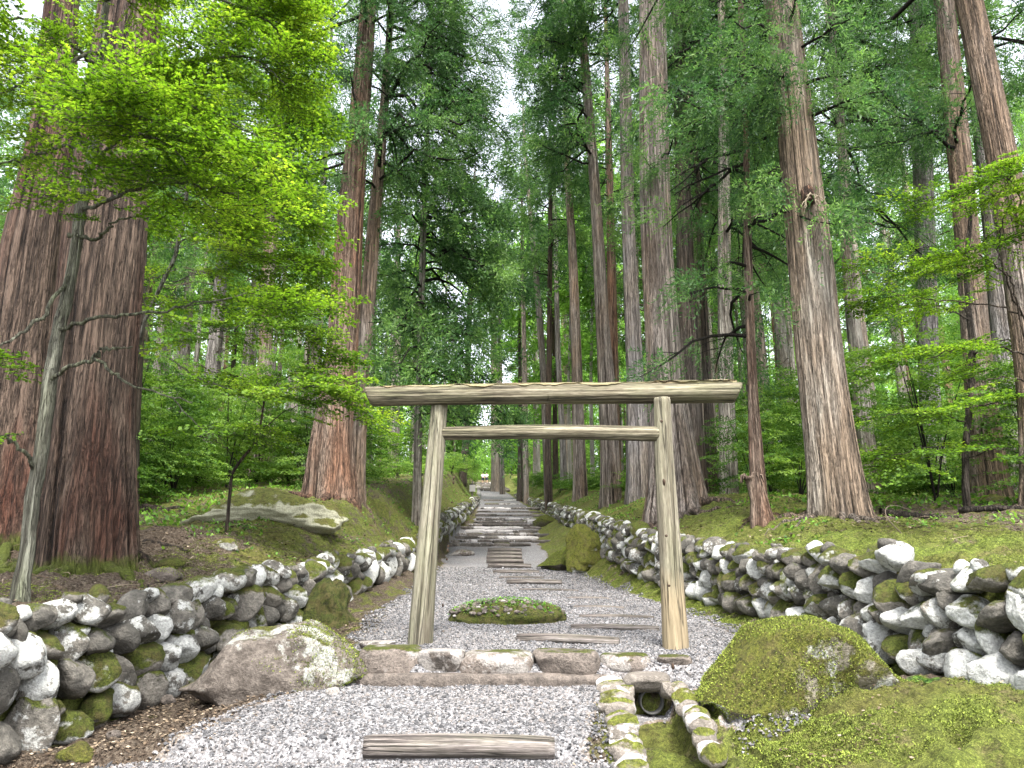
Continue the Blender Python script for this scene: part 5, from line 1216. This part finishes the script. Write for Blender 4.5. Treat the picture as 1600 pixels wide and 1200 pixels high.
cover('weeds', 'scattered small weeds growing on both mossy banks behind the walls', 'weeds', L_HERB, 90000, z_both, .07, .02, .9, 12)
cover('herbs', 'low green herbs carpeting the ground under the right woods', 'undergrowth', L_HERB, 42000, z_bank(1, 12.5, 55, 3.2, 24, 1.3), .11, .035, 1.0, 2)
def mossmat():
    a = NT('moss_tuft'); c = a.ramp(a.ma('ADD', a.ma('MULTIPLY', a.attr(), .5), a.ma('MULTIPLY', a.noise(a.pos(), 3, 4, .6), .5)), [(.25, (.04, .055, .009)), (.5, (.12, .155, .024)), (.8, (.26, .31, .055))]); return a.fin(c, None, .9)
M_moss = mossmat()
def z_moss(r, n):
    m = n // 4; xs, ys = [], []
    y = 4.3 + 13 * r.random(m * 2) ** 1.4; x = xr(y) + r.uniform(.25, 3.6, m * 2); xs.append(x); ys.append(y)
    y = 4.4 + 1.5 * r.random(m); x = r.uniform(1.45, 3.6, m); k = x < xr(y); xs.append(x[k]); ys.append(y[k])
    y = 8 + 14 * r.random(m) ** 1.3; t = r.random(m); e0 = np.minimum(xer(y) + .1, xr(y)); x = e0 + (xr(y) - e0) * t; xs.append(x); ys.append(y)
    y = 6 + 12 * r.random(m); x = xl(y) - r.uniform(.2, 1.6, m); xs.append(x); ys.append(y)
    x, y = np.concatenate(xs), np.concatenate(ys); k = fbm(x * 2.2, y * 2.2, 0, 70, 3) + r.normal(size=len(x)) * .09 > .46; return x[k], y[k]
cover('moss', 'short olive green moss tufts on the banks and beside the path', 'moss', M_moss, 620000, z_moss, .0125, .0032, 1.2, 3)
def litmat():
    a = NT('leaf_litter'); c = a.ramp(a.attr(), [(0, (.025, .018, .012)), (.5, (.085, .058, .038)), (.8, (.16, .12, .08)), (1, (.34, .28, .21))]); return a.fin(c, None, .8)
M_lit = litmat()
def z_farlit(r, n):
    y = 9 + 50 * r.random(n) ** 1.5; d = .2 + 8 * r.random(n) ** 1.3; s = r.random(n) < .5; x = np.where(s, xl(y) - d, xr(y) + d); k = fbm(x * 1.2, y * 1.2, 0, 69, 3) + r.normal(size=n) * .06 > .5; return x[k], y[k]
def z_lit(r, n):
    m = n // 3; y = 4.4 + 5.5 * r.random(m) ** 1.2; x = xl(y) + r.uniform(.1, 1.6, m); k = x < xel(y) + r.normal(size=m) * .15
    y2 = 4.4 + 10 * r.random(m); x2 = xl(y2) - r.uniform(.2, 4.5, m)
    y3 = 4.4 + 14 * r.random(m) ** 1.2; x3 = r.uniform(1.3, 9, m); k3 = (x3 > xer(y3) + .1) & (fbm(x3 * 1.5, y3 * 1.5, 0, 72, 2) > .42)
    y4 = 4.6 + 12 * r.random(900); x4 = r.uniform(-3, 2.5, 900)
    return np.concatenate([x[k], x2, x3[k3], x4]), np.concatenate([y[k], y2, y3[k3], y4])
cover('forest_litter', 'brown litter lying on the far banks under the cedars', 'leaf litter', M_lit, 40000, z_farlit, .055, .016, .22, 14, .015)
cover('fallen_leaves', 'brown fallen leaves and needles strewn on the bare soil', 'leaf litter', M_lit, 34000, z_lit, .026, .010, .22, 4, .012)
def twigs():
    r = np.random.default_rng(31); g = Geo()
    for i in range(900):
        y = 5 + 11 * r.random(); s = -1 if r.random() < .6 else 1; x = float(xl(y) - r.uniform(.3, 3.6)) if s < 0 else float(xr(y) + r.uniform(1.5, 6)); a = r.uniform(0, 6.28); L = r.uniform(.06, .4); z = gz(x, y) + .012
        tube(g, [[x, y, z], [x + L * .5 * math.cos(a) + r.normal() * .02, y + L * .5 * math.sin(a), z + r.uniform(0, .04)], [x + L * math.cos(a), y + L * math.sin(a), z + r.uniform(-.01, .03)]], [.004, .004, .002], 3, rnd=r.random())
    o = struct('fallen_twigs', g.mesh('fallen_twigs', M_lit, False), 'stuff'); tag(o, 'thin dead cedar twigs scattered on the banks', 'twigs')
twigs()

# roots, fallen wood, fern, sign, walkers
def root_of(label, pts, r0, r1):
    Q = np.array([P(*p) for p in pts])
    for q in Q: q[2] = gz(q[0], q[1]) + q_off
    B = bez(Q, 24); g = Geo(); r = np.random.default_rng(int(pts[0][0])); B[:, :2] += r.normal(size=(24, 2)) * .015; tube(g, B, np.linspace(r0, r1, 24) * (1 + .2 * r.normal(size=24) * .5), 12, rnd=.5)
    o = link('fallen_branch', g.mesh('fallen_branch', B_DARK, True)); tag(o, label, 'fallen branch')
q_off = .02
root_of('dark dead branch lying on soil right of the big cedar foot', [(232, 815, 10.2), (262, 826, 9.9), (300, 828, 9.8)], .05, .015)
root_of('thin pale root curling over the bare soil below the big cedar', [(215, 905, 7.6), (255, 885, 7.9), (300, 880, 8.0), (350, 850, 8.8)], .018, .006)
root_of('dark rotten branch lying on the right bank right of the big pale-ridged cedar', [(1378, 806, 12.0), (1440, 812, 11.7), (1500, 826, 11.4)], .07, .03)
root_of('dead cedar bough lying at the right edge on the bank', [(1500, 815, 11.9), (1560, 822, 11.7), (1640, 826, 11.6)], .06, .03)
def curved(label, pts, r0, m=None, name='bent_twig', cat='twig'):
    Q = np.array([P(*p) for p in pts]); g = Geo(); tube(g, bez(Q, 20), np.linspace(r0, r0 * .4, 20), 6); o = link(name, g.mesh(name, m or B_TWIG, True)); tag(o, label, cat)
_b = hit(1408, 833); curved('arching bare brown twig on the right bank below the shrubs', [(1408, 833, _b[1]), (1388, 812, _b[1]), (1384, 795, _b[1] + .1), (1400, 790, _b[1] + .2), (1430, 800, _b[1] + .3)], .007)

def fern(px, py, s, label):
    Y = hit(px, py)[1]; Y = float(np.interp(1, [0, 1], [Y, Y])); c = P(px, py, Y - .02); root = thing('fern', c, label, 'fern'); r = np.random.default_rng(int(px))
    g = Geo()
    for i in range(6):
        a = -1.57 + r.uniform(-1.5, 1.5); L = s * r.uniform(.7, 1.1); n = 14; u = np.linspace(0, 1, n)
        sp = np.stack([np.cos(a) * L * u * .8, np.sin(a) * L * u * .7, L * (.9 * u - .75 * u ** 2)], -1); side = np.array([-np.sin(a), np.cos(a), 0])
        tube(g, sp, np.linspace(.003, .001, n), 3, rnd=.7)
        for k in range(1, n):
            wl = L * .28 * math.sin(math.pi * min(1, .15 + .85 * (1 - u[k]))) 
            for sg in (-1, 1):
                p = sp[k]; t = p + side * sg * wl + [0, 0, -.2 * wl]; d = (sp[k] - sp[k - 1]) * .42
                g.add([p - d, (p + t) / 2 - d, t, (p + t) / 2 + d], quads=[[0, 1, 2, 3]], rnd=r.random())
    link('fronds', g.mesh('fronds', L_SHRUB, False), root)
_c = P(1448, 1040, 5.75)
fern(1450, 1068, .2, 'small bright green fern growing at the foot of the right wall')

def sign():
    c = hit(738, 778); k = mpp(738, 770, c[1]); root = thing('sign', c, 'small pale board on a post left of the path near its far end', 'sign')
    def bx(nm, x, y, z, a, b, h, m):
        v = np.array([[i, j, l] for l in (0, 1) for j in (-1, 1) for i in (-1, 1)], float) * [a, b, h] + [x, y, z]
        g = Geo(); g.add(v, quads=[[0, 2, 3, 1], [4, 5, 7, 6], [0, 1, 5, 4], [2, 6, 7, 3], [0, 4, 6, 2], [1, 3, 7, 5]]); link(nm, g.mesh(nm, m), root)
    a = NT('sign_board'); bx('board', 0, -.08, .35, .17, .03, .4, a.fin((.3, .29, .28))); bx('post', 0, 0, -.2, .05, .05, 1.2, M_logs); bx('cap', 0, -.04, .77, .2, .07, .05, B_DARK)
sign()

def person(px, py, Y, label, shirt, trouser, seed):
    x = P(px, py, Y)[0]; z = gz(x, Y); r = random.Random(seed); root = thing('person', (x, Y, z), label, 'person')
    J = {'pel': (0, 0, .92, .125), 'wa': (0, 0, 1.06, .115), 'ch': (0, -.01, 1.27, .15), 'nk': (0, 0, 1.45, .052), 'hd': (0, -.01, 1.53, .075), 'hd2': (0, -.01, 1.64, .09)}
    E = [('pel', 'wa'), ('wa', 'ch'), ('ch', 'nk'), ('nk', 'hd'), ('hd', 'hd2')]
    for s, nm in ((-1, 'l'), (1, 'r')):
        st = .16 * s * (1 if seed % 2 else -1)
        J.update({nm + 'hip': (.1 * s, 0, .88, .095), nm + 'kn': (.1 * s, st * .7, .49, .062), nm + 'an': (.1 * s, st * 1.3 + .06, .09, .042), nm + 'ft': (.11 * s, st * 1.3 - .1 + .2, .04, .035),
                  nm + 'sh': (.19 * s, 0, 1.39, .06), nm + 'el': (.25 * s, -.04 + st * .3, 1.13, .042), nm + 'wr': (.24 * s, .06 - st * .6, .9, .03), nm + 'hn': (.235 * s, .08 - st * .7, .81, .03)})
        E += [('pel', nm + 'hip'), (nm + 'hip', nm + 'kn'), (nm + 'kn', nm + 'an'), (nm + 'an', nm + 'ft'), ('ch', nm + 'sh'), (nm + 'sh', nm + 'el'), (nm + 'el', nm + 'wr'), (nm + 'wr', nm + 'hn')]
    def skin(nm, keys, grow, m):
        ks = [k for k in J if k in keys]; ix = {k: i for i, k in enumerate(ks)}; ee = [(ix[a], ix[b]) for a, b in E if a in ix and b in ix]
        me = bpy.data.meshes.new(nm); me.from_pydata([J[k][:3] for k in ks], ee, []); me.materials.append(m); o = link(nm, me, root)
        md = o.modifiers.new('skin', 'SKIN'); md.use_smooth_shade = True
        for i, k in enumerate(ks):
            rr_ = J[k][3] + grow; me.skin_vertices[0].data[i].radius = (rr_, rr_ * (.7 if k in ('ch', 'pel', 'wa') else 1))
        me.skin_vertices[0].data[ix['pel'] if 'pel' in ix else 0].use_root = True
        o.modifiers.new('sub', 'SUBSURF').render_levels = 2; return o
    if not True: pass
    skin('body', set(J), 0, NT('skin_tone').fin((.45, .28, .2), None, .6))
    skin('shirt', {'pel', 'wa', 'ch', 'lsh', 'rsh', 'lel', 'rel'}, .014, NT('shirt').fin(shirt))
    skin('trousers', {'pel', 'lhip', 'rhip', 'lkn', 'rkn'}, .02, NT('trousers').fin(trouser))
    v, t = ico(3); v = v[:, :] * [.098, .108, .115]; v[:, 1] += .0; keep = (v[t].mean(1)[:, 2] > .0) | (v[t].mean(1)[:, 1] > -0) 
    g = Geo(); g.add(v + [0, -.015, 1.66], tris=t[keep]); link('hair', g.mesh('hair', NT('hair').fin((.015, .012, .01)), True), root)
person(754.6, 755, 111, 'walker in white shirt and dark trousers, left of the two far up the path', (.8, .82, .85), (.02, .025, .05), 1)
person(760.2, 755, 112.5, 'walker in white top and navy trousers, right of the two far up the path', (.75, .77, .8), (.03, .035, .07), 2)
